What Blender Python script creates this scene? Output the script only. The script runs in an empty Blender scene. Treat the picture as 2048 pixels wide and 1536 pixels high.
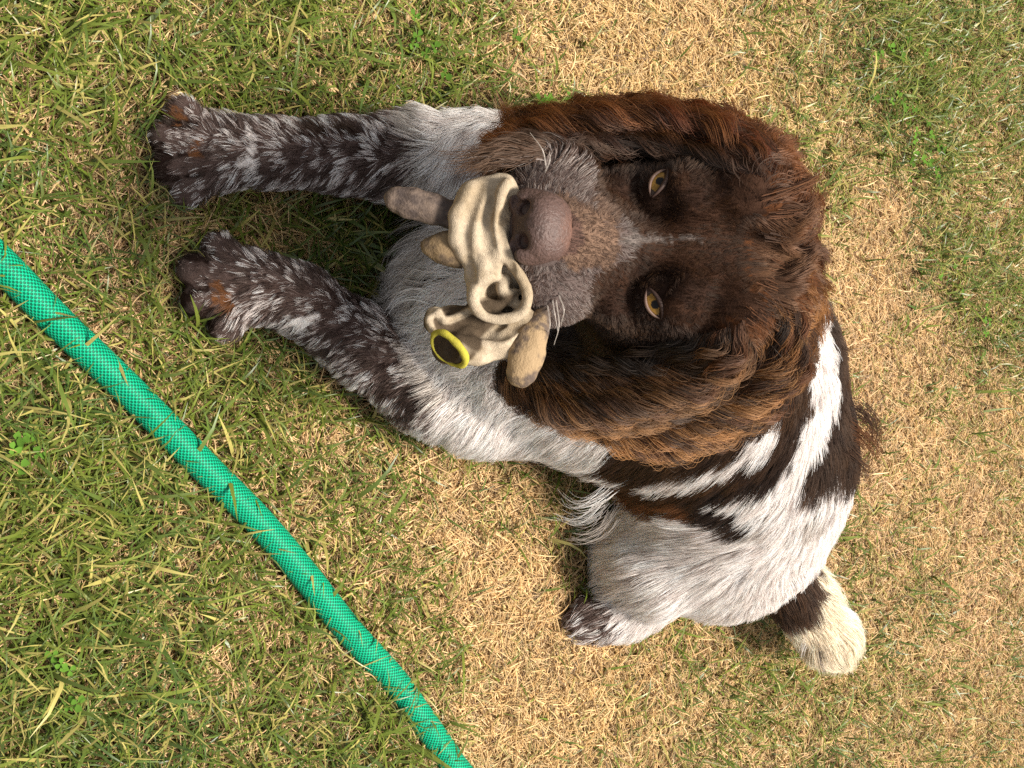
import bpy, math, random, time
import numpy as np
from mathutils import Vector, Matrix
from mathutils.bvhtree import BVHTree
from mathutils.kdtree import KDTree

T0 = time.time()
DENS = 1.0
rng = np.random.default_rng(7)
random.seed(7)
SC = bpy.context.scene
COL = SC.collection
R = math.radians

# ------------------------------------------------------------------ camera, sky, sun, exposure
CAM_H, PITCH, FPX = 0.79, R(52.0), 2550.0           # height, downward tilt, focal length in photo pixels (2048 wide)
cam_d = bpy.data.cameras.new('camera'); cam = bpy.data.objects.new('camera', cam_d); COL.objects.link(cam)
cam_d.sensor_fit = 'HORIZONTAL'; cam_d.sensor_width = 36.0; cam_d.lens = 36.0 * FPX / 2048.0
cam_d.clip_start = 0.01; cam_d.clip_end = 400.0
sP, cP = math.sin(PITCH), math.cos(PITCH)
FWD, UPV = np.array((0, cP, -sP)), np.array((0, sP, cP))       # the phone was held upright: the picture lies on its side
cam.matrix_world = Matrix(((0, -1, 0, 0), (sP, 0, -cP, 0), (cP, 0, sP, CAM_H), (0, 0, 0, 1)))
SC.camera = cam

SUN_EL, SUN_AZ = R(72.0), R(28.0)                   # azimuth measured from +Y towards +X
w = bpy.data.worlds.new('World'); SC.world = w; w.use_nodes = True
nt = w.node_tree; bg = nt.nodes['Background']
sky = nt.nodes.new('ShaderNodeTexSky'); sky.sky_type = 'NISHITA'; sky.sun_disc = False
sky.sun_elevation = SUN_EL; sky.sun_rotation = SUN_AZ
sky.air_density = 1.0; sky.dust_density = 3.0; sky.ozone_density = 1.0
hz = nt.nodes.new('ShaderNodeHueSaturation'); hz.inputs['Saturation'].default_value = 0.22      # thin white summer haze
nt.links.new(sky.outputs[0], hz.inputs['Color']); nt.links.new(hz.outputs[0], bg.inputs[0]); bg.inputs[1].default_value = 0.085
sd = bpy.data.lights.new('sun', 'SUN'); sd.energy = 4.2; sd.angle = R(16.0); sd.color = (1.0, 0.93, 0.83)
sun = bpy.data.objects.new('sun', sd); COL.objects.link(sun)
sdir = Vector((math.sin(SUN_AZ) * math.cos(SUN_EL), math.cos(SUN_AZ) * math.cos(SUN_EL), math.sin(SUN_EL)))
sun.rotation_euler = sdir.to_track_quat('Z', 'Y').to_euler(); sun.location = (0.5, 1.5, 3)
SC.view_settings.view_transform = 'Standard'; SC.view_settings.look = 'None'
SC.view_settings.exposure = 1.05; SC.view_settings.gamma = 1.0; SC.view_settings.use_curve_mapping = False
SC.cycles.use_denoising = False
SC.cycles.max_bounces = 10; SC.cycles.transparent_max_bounces = 8
SC.cycles_curves.shape = 'RIBBONS'

# ------------------------------------------------------------------ helpers
def ray(px, py):
    d = FWD * FPX + UPV * (px - 1024.0) + np.array((1.0, 0, 0)) * (py - 768.0)
    return d / np.linalg.norm(d)
CAMP = np.array((0, 0, CAM_H))
def P(px, py, h):                                   # point seen at a photo pixel, h metres above the ground
    d = ray(px, py); return CAMP + d * ((h - CAM_H) / d[2])
def pix(p):
    q = np.atleast_2d(p) - CAMP; z = q @ FWD
    return np.stack((1024 + FPX * (q @ UPV) / z, 768 + FPX * q[:, 0] / z), 1)
def nrm(a): return a / (np.linalg.norm(a, axis=-1, keepdims=True) + 1e-12)
def smooth01(x): x = np.clip(x, 0, 1); return x * x * (3 - 2 * x)

def vnoise(p, freq=1.0, seed=0):                    # 3-D value noise, 0..1
    q = np.asarray(p, float) * freq + seed * 17.31 + 1000.0
    i = np.floor(q).astype(np.int64); f = q - i; f = f * f * (3 - 2 * f)
    def h(a, b, c):
        n = (a * 73856093) ^ (b * 19349663) ^ (c * 83492791) ^ (seed * 2654435761 + 977)
        n = (n ^ (n >> 13)) * 1274126177 & 0x7fffffff
        n = (n ^ (n >> 16)) * 668265263 & 0x7fffffff
        return ((n ^ (n >> 15)) & 0xffffff) / float(0xffffff)
    x, y, z = i[..., 0], i[..., 1], i[..., 2]; u, v, t = f[..., 0], f[..., 1], f[..., 2]
    def lx(b, c): return h(x, b, c) * (1 - u) + h(x + 1, b, c) * u
    return (lx(y, z) * (1 - v) + lx(y + 1, z) * v) * (1 - t) + (lx(y, z + 1) * (1 - v) + lx(y + 1, z + 1) * v) * t
def fbm(p, freq, seed=0): return (vnoise(p, freq, seed) * 4 + vnoise(p, freq * 2, seed + 1) * 2 + vnoise(p, freq * 4, seed + 2)) / 7

# ---- signed distance grids and surface nets
class Field:
    def __init__(s, lo, hi, step):
        s.lo = np.array(lo, float); s.step = step
        s.n = np.ceil((np.array(hi) - s.lo) / step).astype(int) + 1
        s.d = np.full(s.n, 0.2, np.float32); s.lab = np.zeros(s.n, np.int8)
        s.ax = [s.lo[k] + step * np.arange(s.n[k]) for k in range(3)]
    def box(s, lo, hi):
        a = np.clip(np.floor((np.array(lo) - s.lo) / s.step).astype(int), 0, s.n - 1)
        b = np.clip(np.ceil((np.array(hi) - s.lo) / s.step).astype(int) + 1, 1, s.n)
        sl = tuple(slice(a[k], b[k]) for k in range(3))
        X = np.stack(np.meshgrid(*[s.ax[k][sl[k]] for k in range(3)], indexing='ij'), -1)
        return sl, X
    def put(s, d, sl, lab, k, sub=False):
        c = s.d[sl]
        if sub:
            h = np.maximum(k - np.abs(-d - c), 0) / k
            s.d[sl] = np.maximum(c, -d) + h * h * k * 0.25
        else:
            if lab is not None: s.lab[sl] = np.where(d < c, lab, s.lab[sl])
            h = np.maximum(k - np.abs(d - c), 0) / k
            s.d[sl] = np.minimum(c, d) - h * h * k * 0.25
    def cone(s, a, b, ra, rb, lab=0, k=0.012, sub=False):
        a, b = np.array(a, float), np.array(b, float); m = max(ra, rb) + k + 0.03
        sl, X = s.box(np.minimum(a, b) - m, np.maximum(a, b) + m)
        ab = b - a; t = np.clip(((X - a) @ ab) / max(ab @ ab, 1e-9), 0, 1)
        d = np.linalg.norm(X - a - t[..., None] * ab, axis=-1) - (ra + (rb - ra) * t)
        s.put(d, sl, lab, k, sub)
    def chain(s, pts, lab=0, k=0.012):
        for (a, ra), (b, rb) in zip(pts[:-1], pts[1:]): s.cone(a, b, ra, rb, lab, k)
    def ell(s, c, r, M=None, lab=0, k=0.012, sub=False):
        c = np.array(c, float); r = np.array(r, float); M = np.eye(3) if M is None else np.array(M)   # rows of M: local axes
        m = r.max() + k + 0.03
        sl, X = s.box(c - m, c + m)
        q = (X - c) @ M.T
        k0 = np.linalg.norm(q / r, axis=-1); k1 = np.linalg.norm(q / r ** 2, axis=-1) + 1e-9
        s.put(k0 * (k0 - 1) / k1, sl, lab, k, sub)
    def sample(s, p, arr=None):
        arr = s.d if arr is None else arr
        q = np.clip((p - s.lo) / s.step, 0, s.n - 1.001); i = q.astype(int); f = q - i
        x, y, z = i[..., 0], i[..., 1], i[..., 2]; u, v, t = f[..., 0], f[..., 1], f[..., 2]
        o = 0
        for dx in (0, 1):
            for dy in (0, 1):
                for dz in (0, 1):
                    o = o + arr[x + dx, y + dy, z + dz] * (u if dx else 1 - u) * (v if dy else 1 - v) * (t if dz else 1 - t)
        return o
    def grad(s, p, e=None):
        e = e or s.step * 1.5; g = []
        for k in range(3):
            dv = np.zeros(3); dv[k] = e; g.append(s.sample(p + dv) - s.sample(p - dv))
        return nrm(np.stack(g, -1))
    def mesh(s):
        d = s.d; S = d < 0
        c = [(i, j, k) for i in (0, 1) for j in (0, 1) for k in (0, 1)]
        n = s.n - 1
        cnt = np.zeros(n, np.int8)
        for (i, j, k) in c: cnt += S[i:n[0] + i, j:n[1] + j, k:n[2] + k]
        act = np.argwhere((cnt > 0) & (cnt < 8))
        idx = -np.ones(n, np.int64); idx[tuple(act.T)] = np.arange(len(act))
        acc = np.zeros((len(act), 3)); num = np.zeros(len(act))
        for a in c:
            for ax in range(3):
                if a[ax]: continue
                b = list(a); b[ax] = 1
                da = d[tuple((act + a).T)]; db = d[tuple((act + b).T)]
                m = (da < 0) != (db < 0); t = np.where(m, da / np.where(m, da - db, 1), 0)
                pos = np.repeat(np.array(a, float)[None], len(act), 0); pos[:, ax] = t
                acc += pos * m[:, None]; num += m
        V = s.lo + s.step * (act + acc / num[:, None])
        F = []
        for ax in range(3):
            o = [k for k in range(3) if k != ax]
            a = [slice(1, -1)] * 3; b = [slice(1, -1)] * 3
            a[ax] = slice(0, -1); b[ax] = slice(1, None)
            sa, sb = S[tuple(a)], S[tuple(b)]
            e = np.argwhere(sa != sb); flip = sa[tuple(e.T)]
            base = e.copy()
            for k in o: base[:, k] += 1
            q = []
            for (u, v) in ((-1, -1), (0, -1), (0, 0), (-1, 0)):
                g = base.copy(); g[:, o[0]] += u; g[:, o[1]] += v; q.append(idx[tuple(g.T)])
            q = np.stack(q, 1)
            if ax == 1: flip = ~flip
            q[~flip] = q[~flip][:, ::-1]
            F.append(q)
        F = np.concatenate(F); F = F[(F >= 0).all(1)]
        return V, F

def mesh_obj(name, V, F, mat, parent=None, smooth=True, cols=None):
    me = bpy.data.meshes.new(name); V = np.asarray(V, np.float32)
    if isinstance(F, np.ndarray):
        me.vertices.add(len(V)); me.vertices.foreach_set('co', V.ravel())
        m = F.shape[1]; me.loops.add(F.size); me.loops.foreach_set('vertex_index', F.astype(np.int32).ravel())
        me.polygons.add(len(F)); me.polygons.foreach_set('loop_start', np.arange(0, F.size, m, dtype=np.int32))
        me.update(calc_edges=True); me.validate()
    else:
        me.from_pydata([tuple(v) for v in V], [], F)
    if smooth: me.polygons.foreach_set('use_smooth', np.ones(len(me.polygons), bool))
    if cols is not None:
        at = me.attributes.new('tint', 'FLOAT_COLOR', 'POINT')
        c = np.ones((len(V), 4), np.float32); c[:, :3] = cols; at.data.foreach_set('color', c.ravel())
    me.materials.append(mat)
    o = bpy.data.objects.new(name, me); COL.objects.link(o)
    if parent is not None: o.parent = parent; o.matrix_parent_inverse = parent.matrix_world.inverted()
    return o
def hair_obj(name, pts, rad, cols, mat, parent=None):   # pts n,k,3   rad n,k   cols n,k,3
    n, k = pts.shape[:2]
    cu = bpy.data.hair_curves.new(name); cu.add_curves([k] * n)
    cu.attributes['position'].data.foreach_set('vector', pts.astype(np.float32).ravel())
    ra = cu.attributes.get('radius') or cu.attributes.new('radius', 'FLOAT', 'POINT')
    ra.data.foreach_set('value', rad.astype(np.float32).ravel())
    ca = cu.attributes.new('tint', 'FLOAT_COLOR', 'POINT')
    c = np.ones((n * k, 4), np.float32); c[:, :3] = cols.reshape(-1, 3); ca.data.foreach_set('color', c.ravel())
    cu.materials.append(mat)
    o = bpy.data.objects.new(name, cu); COL.objects.link(o)
    if parent is not None: o.parent = parent; o.matrix_parent_inverse = parent.matrix_world.inverted()
    return o
def spline(pts, n=40):
    pts = np.asarray(pts, float); P0 = np.concatenate((2 * pts[:1] - pts[1:2], pts, 2 * pts[-1:] - pts[-2:-1])); out = []
    m = len(pts) - 1
    for k in range(n):
        f = k / (n - 1) * m; i = min(int(f), m - 1); u = f - i
        a, b, c, d = P0[i:i + 4]
        out.append(.5 * (2 * b + (c - a) * u + (2 * a - 5 * b + 4 * c - d) * u * u + (3 * b - a - 3 * c + d) * u ** 3))
    return np.array(out)

def tag(o, label=None, cat=None, group=None, kind=None):
    for k, v in (('label', label), ('category', cat), ('group', group), ('kind', kind)):
        if v: o[k] = v
    return o
def empty(name, loc):
    o = bpy.data.objects.new(name, None); o.location = loc; COL.objects.link(o); o.empty_display_size = 0.05
    o.matrix_world = Matrix.Translation(Vector(loc)); return o

def mat_plain(name, col, rough=0.6, spec=0.4, attr=False, noise=None, bump=None):
    m = bpy.data.materials.new(name); m.use_nodes = True; t = m.node_tree; b = t.nodes['Principled BSDF']
    b.inputs['Roughness'].default_value = rough; b.inputs['Specular IOR Level'].default_value = spec
    b.inputs['Base Color'].default_value = (*col, 1)
    src = None
    if attr:
        a = t.nodes.new('ShaderNodeAttribute'); a.attribute_name = 'tint'; src = a.outputs['Color']
    tc = t.nodes.new('ShaderNodeTexCoord')
    if noise:
        sc_, amt, c2 = noise
        nz = t.nodes.new('ShaderNodeTexNoise'); nz.inputs['Scale'].default_value = sc_; nz.inputs['Detail'].default_value = 6
        nz.inputs['Roughness'].default_value = 0.65
        t.links.new(tc.outputs['Object'], nz.inputs['Vector'])
        rp = t.nodes.new('ShaderNodeValToRGB'); rp.color_ramp.elements[0].position = 0.5 - amt; rp.color_ramp.elements[1].position = 0.5 + amt
        t.links.new(nz.outputs[0], rp.inputs[0])
        mx = t.nodes.new('ShaderNodeMix'); mx.data_type = 'RGBA'
        t.links.new(rp.outputs[0], mx.inputs['Factor'])
        if src: t.links.new(src, mx.inputs['A'])
        else: mx.inputs['A'].default_value = (*col, 1)
        mx.inputs['B'].default_value = (*c2, 1)
        src = mx.outputs['Result']
    if src: t.links.new(src, b.inputs['Base Color'])
    if bump:
        nz2 = t.nodes.new('ShaderNodeTexNoise'); nz2.inputs['Scale'].default_value = bump[0]; nz2.inputs['Detail'].default_value = 4
        t.links.new(tc.outputs['Object'], nz2.inputs['Vector'])
        bp = t.nodes.new('ShaderNodeBump'); bp.inputs['Strength'].default_value = bump[1]; bp.inputs['Distance'].default_value = bump[2]
        t.links.new(nz2.outputs[0], bp.inputs['Height']); t.links.new(bp.outputs[0], b.inputs['Normal'])
    return m

# ------------------------------------------------------------------ the dog's body: one distance field, one continuous mesh
BODY, HEAD, EARR, EARL, LEGR, LEGL, HIND, TAIL = range(8)
# head frame: F muzzle forward, L dog's left (+X), U up
HY, HP, HR = R(3.0), R(8.0), R(0.0)                 # yaw, pitch up, roll
F_ = nrm(np.array((-math.sin(HY) * math.cos(HP), -math.cos(HY) * math.cos(HP), math.sin(HP))))
L_ = nrm(np.cross(np.array((0, 0, 1.0)), F_)); U_ = np.cross(F_, L_)
L_, U_ = L_ * math.cos(HR) + U_ * math.sin(HR), U_ * math.cos(HR) - L_ * math.sin(HR)
HM = np.stack((F_, L_, U_))
EYE_H = 0.305
HO = P(1312, 492, EYE_H)
def H(x, y, z): return HO + 0.01 * (x * F_ + y * L_ + z * U_)      # head-local centimetres

fld = Field((-0.27, 0.26, -0.02), (0.36, 1.10, 0.40), 0.0024)
def build_body(f):
    g = f.cone
    # trunk
    f.chain([(P(1040, 640, .085), .066), (P(1230, 690, .105), .078), (P(1420, 765, .115), .083), (P(1478, 925, .105), .073), (P(1478, 1050, .088), .064)], BODY, .05)
    f.ell(P(1362, 1080, .066), (.047, .044, .058), None, HIND, .02); f.ell(P(1308, 1128, .055), (.040, .036, .046), None, HIND, .010)
    f.ell(P(1440, 1118, .072), (.048, .044, .058), None, HIND, .010)
    f.chain([(P(1300, 1185, .03), .022), (P(1255, 1215, .022), .017), (P(1198, 1238, .018), .0165)], HIND, .02)
    # far hind leg on the other side of the body
    f.ell(P(1560, 900, .07), (.05, .05, .06), None, BODY, .03)
    # chest front, neck
    f.cone(P(1000, 600, .075), P(930, 600, .06), .06, .048, BODY, .03)
    f.chain([(P(1430, 720, .16), .075), (H(-7.3, 0, -4.0), .053), (H(-5.5, 0, -2.5), .05)], BODY, .04)
    # forelegs
    f.chain([(P(1110, 370, .085), .040), (P(960, 335, .062), .032), (P(840, 315, .048), .0275), (P(680, 310, .036), .0225), (P(540, 305, .031), .0200), (P(470, 303, .028), .021)], LEGR, .009)
    f.chain([(P(1120, 780, .085), .045), (P(960, 790, .06), .036), (P(850, 768, .045), .031), (P(730, 700, .036), .0235), (P(600, 600, .031), .0205), (P(530, 575, .028), .021)], LEGL, .009)
    # paws: pad mass and four toes each
    for lab, c, toes in ((LEGR, (425, 303), ((366, 226), (334, 275), (338, 333), (376, 380))),
                         (LEGL, (485, 572), ((436, 498), (388, 540), (396, 602), (450, 650)))):
        f.ell(P(*c, .021), (.024, .023, .018), None, lab, .010)
        for (tx, ty) in toes:
            a = P(c[0] + (tx - c[0]) * .35, c[1] + (ty - c[1]) * .55, .026)
            f.chain([(a, .0105), (P(tx, ty, .016), .0112)], lab, .003)
    for (tx, ty) in ((1165, 1215), (1150, 1240), (1170, 1262)):
        f.chain([(P(1200, 1235, .02), .011), (P(tx, ty, .012), .009)], HIND, .006)
    # tail
    f.chain([(P(1560, 1135, .085), .026), (P(1605, 1195, .08), .019), (P(1650, 1260, .075), .017), (P(1672, 1290, .072), .013)], TAIL, .015)
    # ---- head
    def e(c, r, k=.015, lab=HEAD, sub=False): f.ell(H(*c), np.array(r) * .01, HM, lab, k, sub)
    def cn(a, b, ra, rb, k=.015, lab=HEAD, sub=False): g(H(*a), H(*b), ra * .01, rb * .01, lab, k, sub)
    e((-4.6, 0, .6), (6.0, 5.1, 4.3))
    cn((.5, 0, -2.4), (6.2, 0, -2.5), 2.75, 2.4, .016)
    cn((-1, 0, -.1), (6.3, 0, -1.25), 1.8, 1.25, .012)
    for s in (-1, 1):
        e((-1.6, s * 2.7, 1.3), (2.6, 1.9, 1.45), .012)
        e((-4.2, s * 3.4, -2.4), (4.2, 2.3, 3.5), .018)
        e((4.9, s * 2.5, -3.0), (2.7, 2.0, 2.05), .008)
        e((1.6, s * 2.2, -4.0), (3.2, 1.35, 2.0), .012)
        e((.5, s * 3.1, -1.7), (1.7, 1.05, 1.1), .012)
    cn((-3, 0, -5.2), (3.6, 0, -5.8), 2.4, 1.6, .02)
    # carve: stop and forehead furrow, eye sockets
    cn((.6, 0, 2.2), (-5.5, 0, 6.2), .8, .9, .03, sub=True)
    for s in (-1, 1):
        e((1.25, s * 3.1, .18), (1.15, 1.15, .75), .006, sub=True)
        e((1.9, s * 1.9, .75), (1.4, .62, .7), .016, sub=True)      # hollow between eye and bridge
        # upper and lower lids close the socket to an almond
        e((-.15, s * 2.84, .06), (1.24, 1.26, 1.24), .004)
    # nose bed
    e((7.4, 0, -1.8), (1.1, 1.5, 1.2), .008)

def add_ears(f):                                    # flaps hang from the skull and drape over neck and shoulder
    V0, F0 = f.mesh(); bv = BVHTree.FromPolygons(V0.tolist(), F0.tolist())
    def drape(px, py, off, h):
        p = P(px, py, h)
        if off is None: return p
        r = ray(px, py); hit = bv.ray_cast(Vector(CAMP), Vector(r))
        if hit[0] is None: return p
        q = np.array(hit[0]) - r * off
        return q if (CAMP - q) @ (CAMP - q) < (CAMP - p) @ (CAMP - p) else p
    rad = .0105
    for lab, off, rows in ((EARR, .004, (((1550, 385, .27), (1515, 308, .25), (1400, 266, .20), (1250, 248, .15), (1160, 258, .12)),
                                   ((1500, 375, .27), (1440, 315, .245), (1320, 298, .195), (1220, 282, .15), (1150, 280, .125)),
                                   ((1570, 430, .27), (1545, 318, .235), (1450, 258, .175), (1310, 235, .13), (1180, 240, .105)))),
                           (EARL, .006, (((1560, 620, .27), (1530, 700, .22), (1420, 770, .18), (1280, 800, .14), (1140, 775, .12)),
                                   ((1490, 640, .27), (1440, 690, .22), (1330, 730, .18), (1200, 745, .14), (1110, 740, .12)),
                                   ((1590, 580, .27), (1580, 720, .22), (1490, 820, .18), (1350, 850, .14), (1190, 820, .12))))):
        D = [[drape(p[0], p[1], off, p[2]) for p in pts] for pts in rows]
        for pts in D: f.chain([(p, rad * (1.0 if i else 1.2)) for i, p in enumerate(pts)], lab, .014)
        for other in (D[1], D[2]):                    # the leather between the rows
            for i in range(5):
                f.cone(D[0][i], other[i], rad * .85, rad * .85, lab, .012)
                if i < 4:
                    f.cone((D[0][i] + D[0][i + 1]) / 2, (other[i] + other[i + 1]) / 2, rad * .85, rad * .85, lab, .012)
build_body(fld); add_ears(fld)
V, Fc = fld.mesh()
VN = fld.grad(V)
bvh = BVHTree.FromPolygons(V.tolist(), Fc.tolist())
def labels(p): return fld.lab[tuple(np.clip(np.rint((p - fld.lo) / fld.step).astype(int), 0, fld.n - 1).T)]
VL = labels(V)

# ------------------------------------------------------------------ coat: direction and colour seeds on the skin
TINTS = {                                            # base hair colours (linear); dark also paints in shade on ears and toes
    'liver': (.034, .017, .011), 'dark': (.022, .011, .008), 'mid': (.045, .021, .012), 'chest': (.095, .036, .014),
    'gold': (.30, .125, .040), 'rust': (.17, .068, .026), 'white': (.86, .79, .75), 'cream': (.86, .74, .57), 'grey': (.42, .37, .33),
    'roan': (.10, .065, .055), 'tick': (.30, .24, .21), 'muz': (.115, .085, .076), 'line': (.17, .14, .125), 'taupe': (.185, .115, .078), 'worn': (.115, .065, .05)}
TN = list(TINTS); TC = np.array([TINTS[k] for k in TN])

def hit(px, py):
    h = bvh.ray_cast(Vector(CAMP), Vector(ray(px, py)))
    if h[0] is None:
        h = bvh.find_nearest(Vector(P(px, py, .06)))
    return np.array(h[0]), np.array(h[1])
def tang(p, n, dx, dy):                              # tangent of the skin that shows along (dx, dy) in the picture
    a = UPV * dx + np.array((1.0, 0, 0)) * dy
    v = p - CAMP; v = v / np.linalg.norm(v)
    t = a - v * (a @ n) / min(v @ n, -.25)
    return t / np.linalg.norm(t)
# px, py, dx, dy, length cm, lift deg, wave, (curl)
FLOW = [
 # muzzle and face
 (1190,460,1,0,.45,18,0),(1150,400,.9,-.5,.45,20,0),(1150,540,.8,.6,.45,20,0),(1090,350,.5,-.7,.5,16,0),(1120,345,.6,-.6,.5,14,0),(1060,365,.3,-.8,.5,16,0),(1040,370,-.2,-.9,.5,20,0),
 (1100,590,.5,.8,.5,20,0),(1040,570,-.2,.9,.5,20,0),(1150,620,.7,.6,.6,18,0),(1250,470,1,0,.55,14,0),(1230,400,.9,-.4,.5,14,0),(1230,560,.9,.4,.5,14,0),
 (1330,480,1,0,.9,14,0),(1400,430,1,-.25,.8,12,0),(1400,560,1,.25,.8,12,0),(1370,350,.9,-.5,.6,12,0),(1370,650,.9,.5,.6,12,0),
 (1250,330,.7,-.6,.6,10,0),(1220,640,.6,.7,.6,10,0),(1300,330,.6,-.7,.5,10,0),(1290,660,.6,.7,.5,10,0),
 (1470,480,1,.02,.8,10,0),(1460,400,1,-.25,.75,10,0),(1460,580,1,.25,.75,10,0),
 (1540,490,1,.05,1.6,14,.4),(1575,570,.85,.55,3.0,22,1.0),(1570,420,.9,-.3,2.6,22,1.0),(1600,510,.9,.3,3.4,26,1.0),(1600,400,.9,-.3,3.6,34,1.2),(1440,660,.6,.8,.8,10,.1),(1430,350,.9,-.4,.8,10,.1),
 # ear on the upper side
 (1590,370,.5,-.85,3.2,22,.8),(1560,300,-.1,-1,4,16,.8),(1500,262,-.75,-.65,5,12,.7),(1430,250,-.95,-.3,5.5,10,.7),(1330,240,-1,-.05,6,10,.7),(1220,245,-1,.1,6.5,10,.8),
 (1130,265,-.97,.2,6.5,12,.8),(1450,310,-.9,-.15,4,8,.5),(1330,310,-1,.05,5,8,.6),(1200,310,-1,.1,6,8,.7),(1100,310,-.97,.2,6,10,.8),
 # ear on the lower side
 (1600,600,.6,.8,3.5,22,.9),(1590,680,.2,1,4.5,16,.9),(1540,720,-.1,1,4.5,12,.8),(1500,770,-.3,.95,4.5,12,.8),(1440,800,-.5,.87,4.5,12,.8),(1360,820,-.6,.8,4.5,12,.9),
 (1270,825,-.7,.72,4.5,12,.9),(1190,820,-.8,.6,4.5,12,.9),(1130,800,-.85,.5,4.5,12,.9),(1450,710,-.4,.9,4,8,.5),(1340,740,-.7,.7,4,8,.5),(1220,745,-.85,.5,4.2,8,.6),(1130,750,-.9,.4,4.5,10,.7),
 # neck, back, flank
 (1660,640,.3,1,2,16,.3),(1690,740,.15,1,2.5,16,.3),(1710,850,.1,1,3.4,22,.8),(1640,740,-.05,1,2,12,.1),(1640,850,-.2,1,2.2,12,.1),(1600,930,-.55,.85,2.4,12,.1),
 (1680,960,-.2,1,2.6,16,.2),(1560,900,-.6,.8,2.5,10,.1),(1500,900,-.75,.65,2.8,10,.1),(1420,940,-.85,.5,3,10,.15),(1300,950,-.93,.35,3.2,10,.2),(1200,920,-.95,.3,3.5,12,.2),(1100,890,-.95,.25,3.2,12,.2),
 (1620,1010,-.4,.9,2.6,14,.1),(1540,1000,-.75,.65,2.6,12,.1),(1450,1010,-.9,.4,2.8,12,.1),(1300,1000,-.9,.45,3.6,14,.25),(1200,970,-.7,.7,5,22,.3),
 (1600,1090,-.6,.7,2.2,12,.05),(1530,1090,-.9,.3,2.4,12,.05),(1430,1060,-.97,-.1,3.2,12,.1),(1330,1060,-.99,.1,3.8,12,.15),(1230,1080,-.85,.5,4.0,16,.3),
 (1400,1120,-.99,.1,3.4,10,.15),(1300,1140,-.97,.2,3.6,12,.2),(1230,1140,-.75,.65,3.6,16,.3),(1450,1180,-.8,.6,3.0,10,.15),(1540,1160,-.4,.85,2.2,10,.1),(1380,1205,-.9,.35,3.0,12,.2),(1490,1230,-.5,.8,2.0,12,.1),
 (1290,1210,-.9,.5,2.2,14,.1),(1190,1240,-.9,.5,1.6,18,.1),(1160,1220,-.9,.2,1.2,16,.1),
 # tail
 (1580,1150,.4,.9,2.2,16,.1),(1600,1200,.4,.9,3,20,.1),(1640,1230,.6,.8,3.4,20,.1),(1630,1260,.3,.95,3.6,24,.1),(1660,1270,.5,.85,3.4,18,.1),
 # chest
 (950,400,-.7,.7,3.5,10,.9),(880,480,-.8,.5,4,12,.9),(850,560,-.9,.3,4,14,.9),(880,640,-.85,.5,4,12,.9),(820,600,-.9,.3,4,16,.9),(980,760,-.7,.6,3.5,10,.9),
 # foreleg on the upper side
 (1000,290,-.5,.6,3.2,12,.15),(920,280,-.25,.95,3.2,14,.2),(900,350,-.5,.85,3.2,14,.2),(850,260,-.5,-.4,2.2,14,.1),(830,330,-.6,.7,2.2,12,.1),(760,270,-.75,-.55,1.4,14,0),(760,340,-.75,.6,1.6,14,0),
 (650,265,-.75,-.6,1.1,14,0),(650,345,-.8,.55,1.2,14,0),(550,260,-.75,-.55,1.1,16,0),(550,345,-.8,.5,1.3,16,0),(460,250,-.85,-.5,1.3,18,0),(460,310,-1,.05,1.2,16,0),(450,360,-.85,.6,1.6,20,0),
 (380,235,-.9,-.35,.6,12,0),(350,225,-.9,-.3,.85,14,0),(340,275,-1,0,.75,12,0),(340,333,-1,.1,.75,12,0),(376,375,-.9,.4,.85,14,0),(390,290,-1,0,.7,12,0),
 # foreleg on the lower side
 (1040,860,-.6,.5,3,14,.15),(960,850,-.5,.6,3,14,.15),(890,860,-.3,.9,2.4,16,.1),(900,780,-.6,.6,3,12,.2),(840,760,-.7,.3,1.8,12,0),(820,830,-.5,.8,1.5,14,0),(770,700,-.7,-.1,1.3,14,0),(750,780,-.6,.75,1.4,14,0),
 (700,640,-.85,-.1,1.2,14,0),(660,690,-.75,.65,1.3,14,0),(600,580,-.9,-.15,1.1,14,0),(570,640,-.8,.6,1.3,16,0),(520,530,-.95,-.2,1.2,16,0),(500,580,-.95,.25,1.2,16,0),(480,640,-.8,.6,1.7,20,0),
 (436,500,-1,-.15,.85,14,0),(390,540,-1,.1,.75,12,0),(398,602,-1,.1,.75,12,0),(450,645,-.85,.5,.7,14,0),(450,560,-1,.1,.7,12,0),(800,312,-.9,.25,1.6,12,0),(700,306,-1,.12,1.2,12,0),(600,304,-1,.08,1.1,12,0),(520,303,-1,0,1.1,12,0),(780,738,-.75,.5,1.3,12,0),(690,668,-.85,.4,1.2,12,0),(620,612,-.9,.3,1.1,12,0),(550,585,-.95,.2,1.1,12,0)]
TINT = []
def dots(tint, *pts): TINT.extend((x, y, tint) for x, y in pts)
def line(tint, pts, n=10):
    for k in range(n):
        f = k / (n - 1) * (len(pts) - 1); i = min(int(f), len(pts) - 2); u = f - i
        TINT.append((pts[i][0] * (1 - u) + pts[i + 1][0] * u, pts[i][1] * (1 - u) + pts[i + 1][1] * u, tint))
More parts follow.
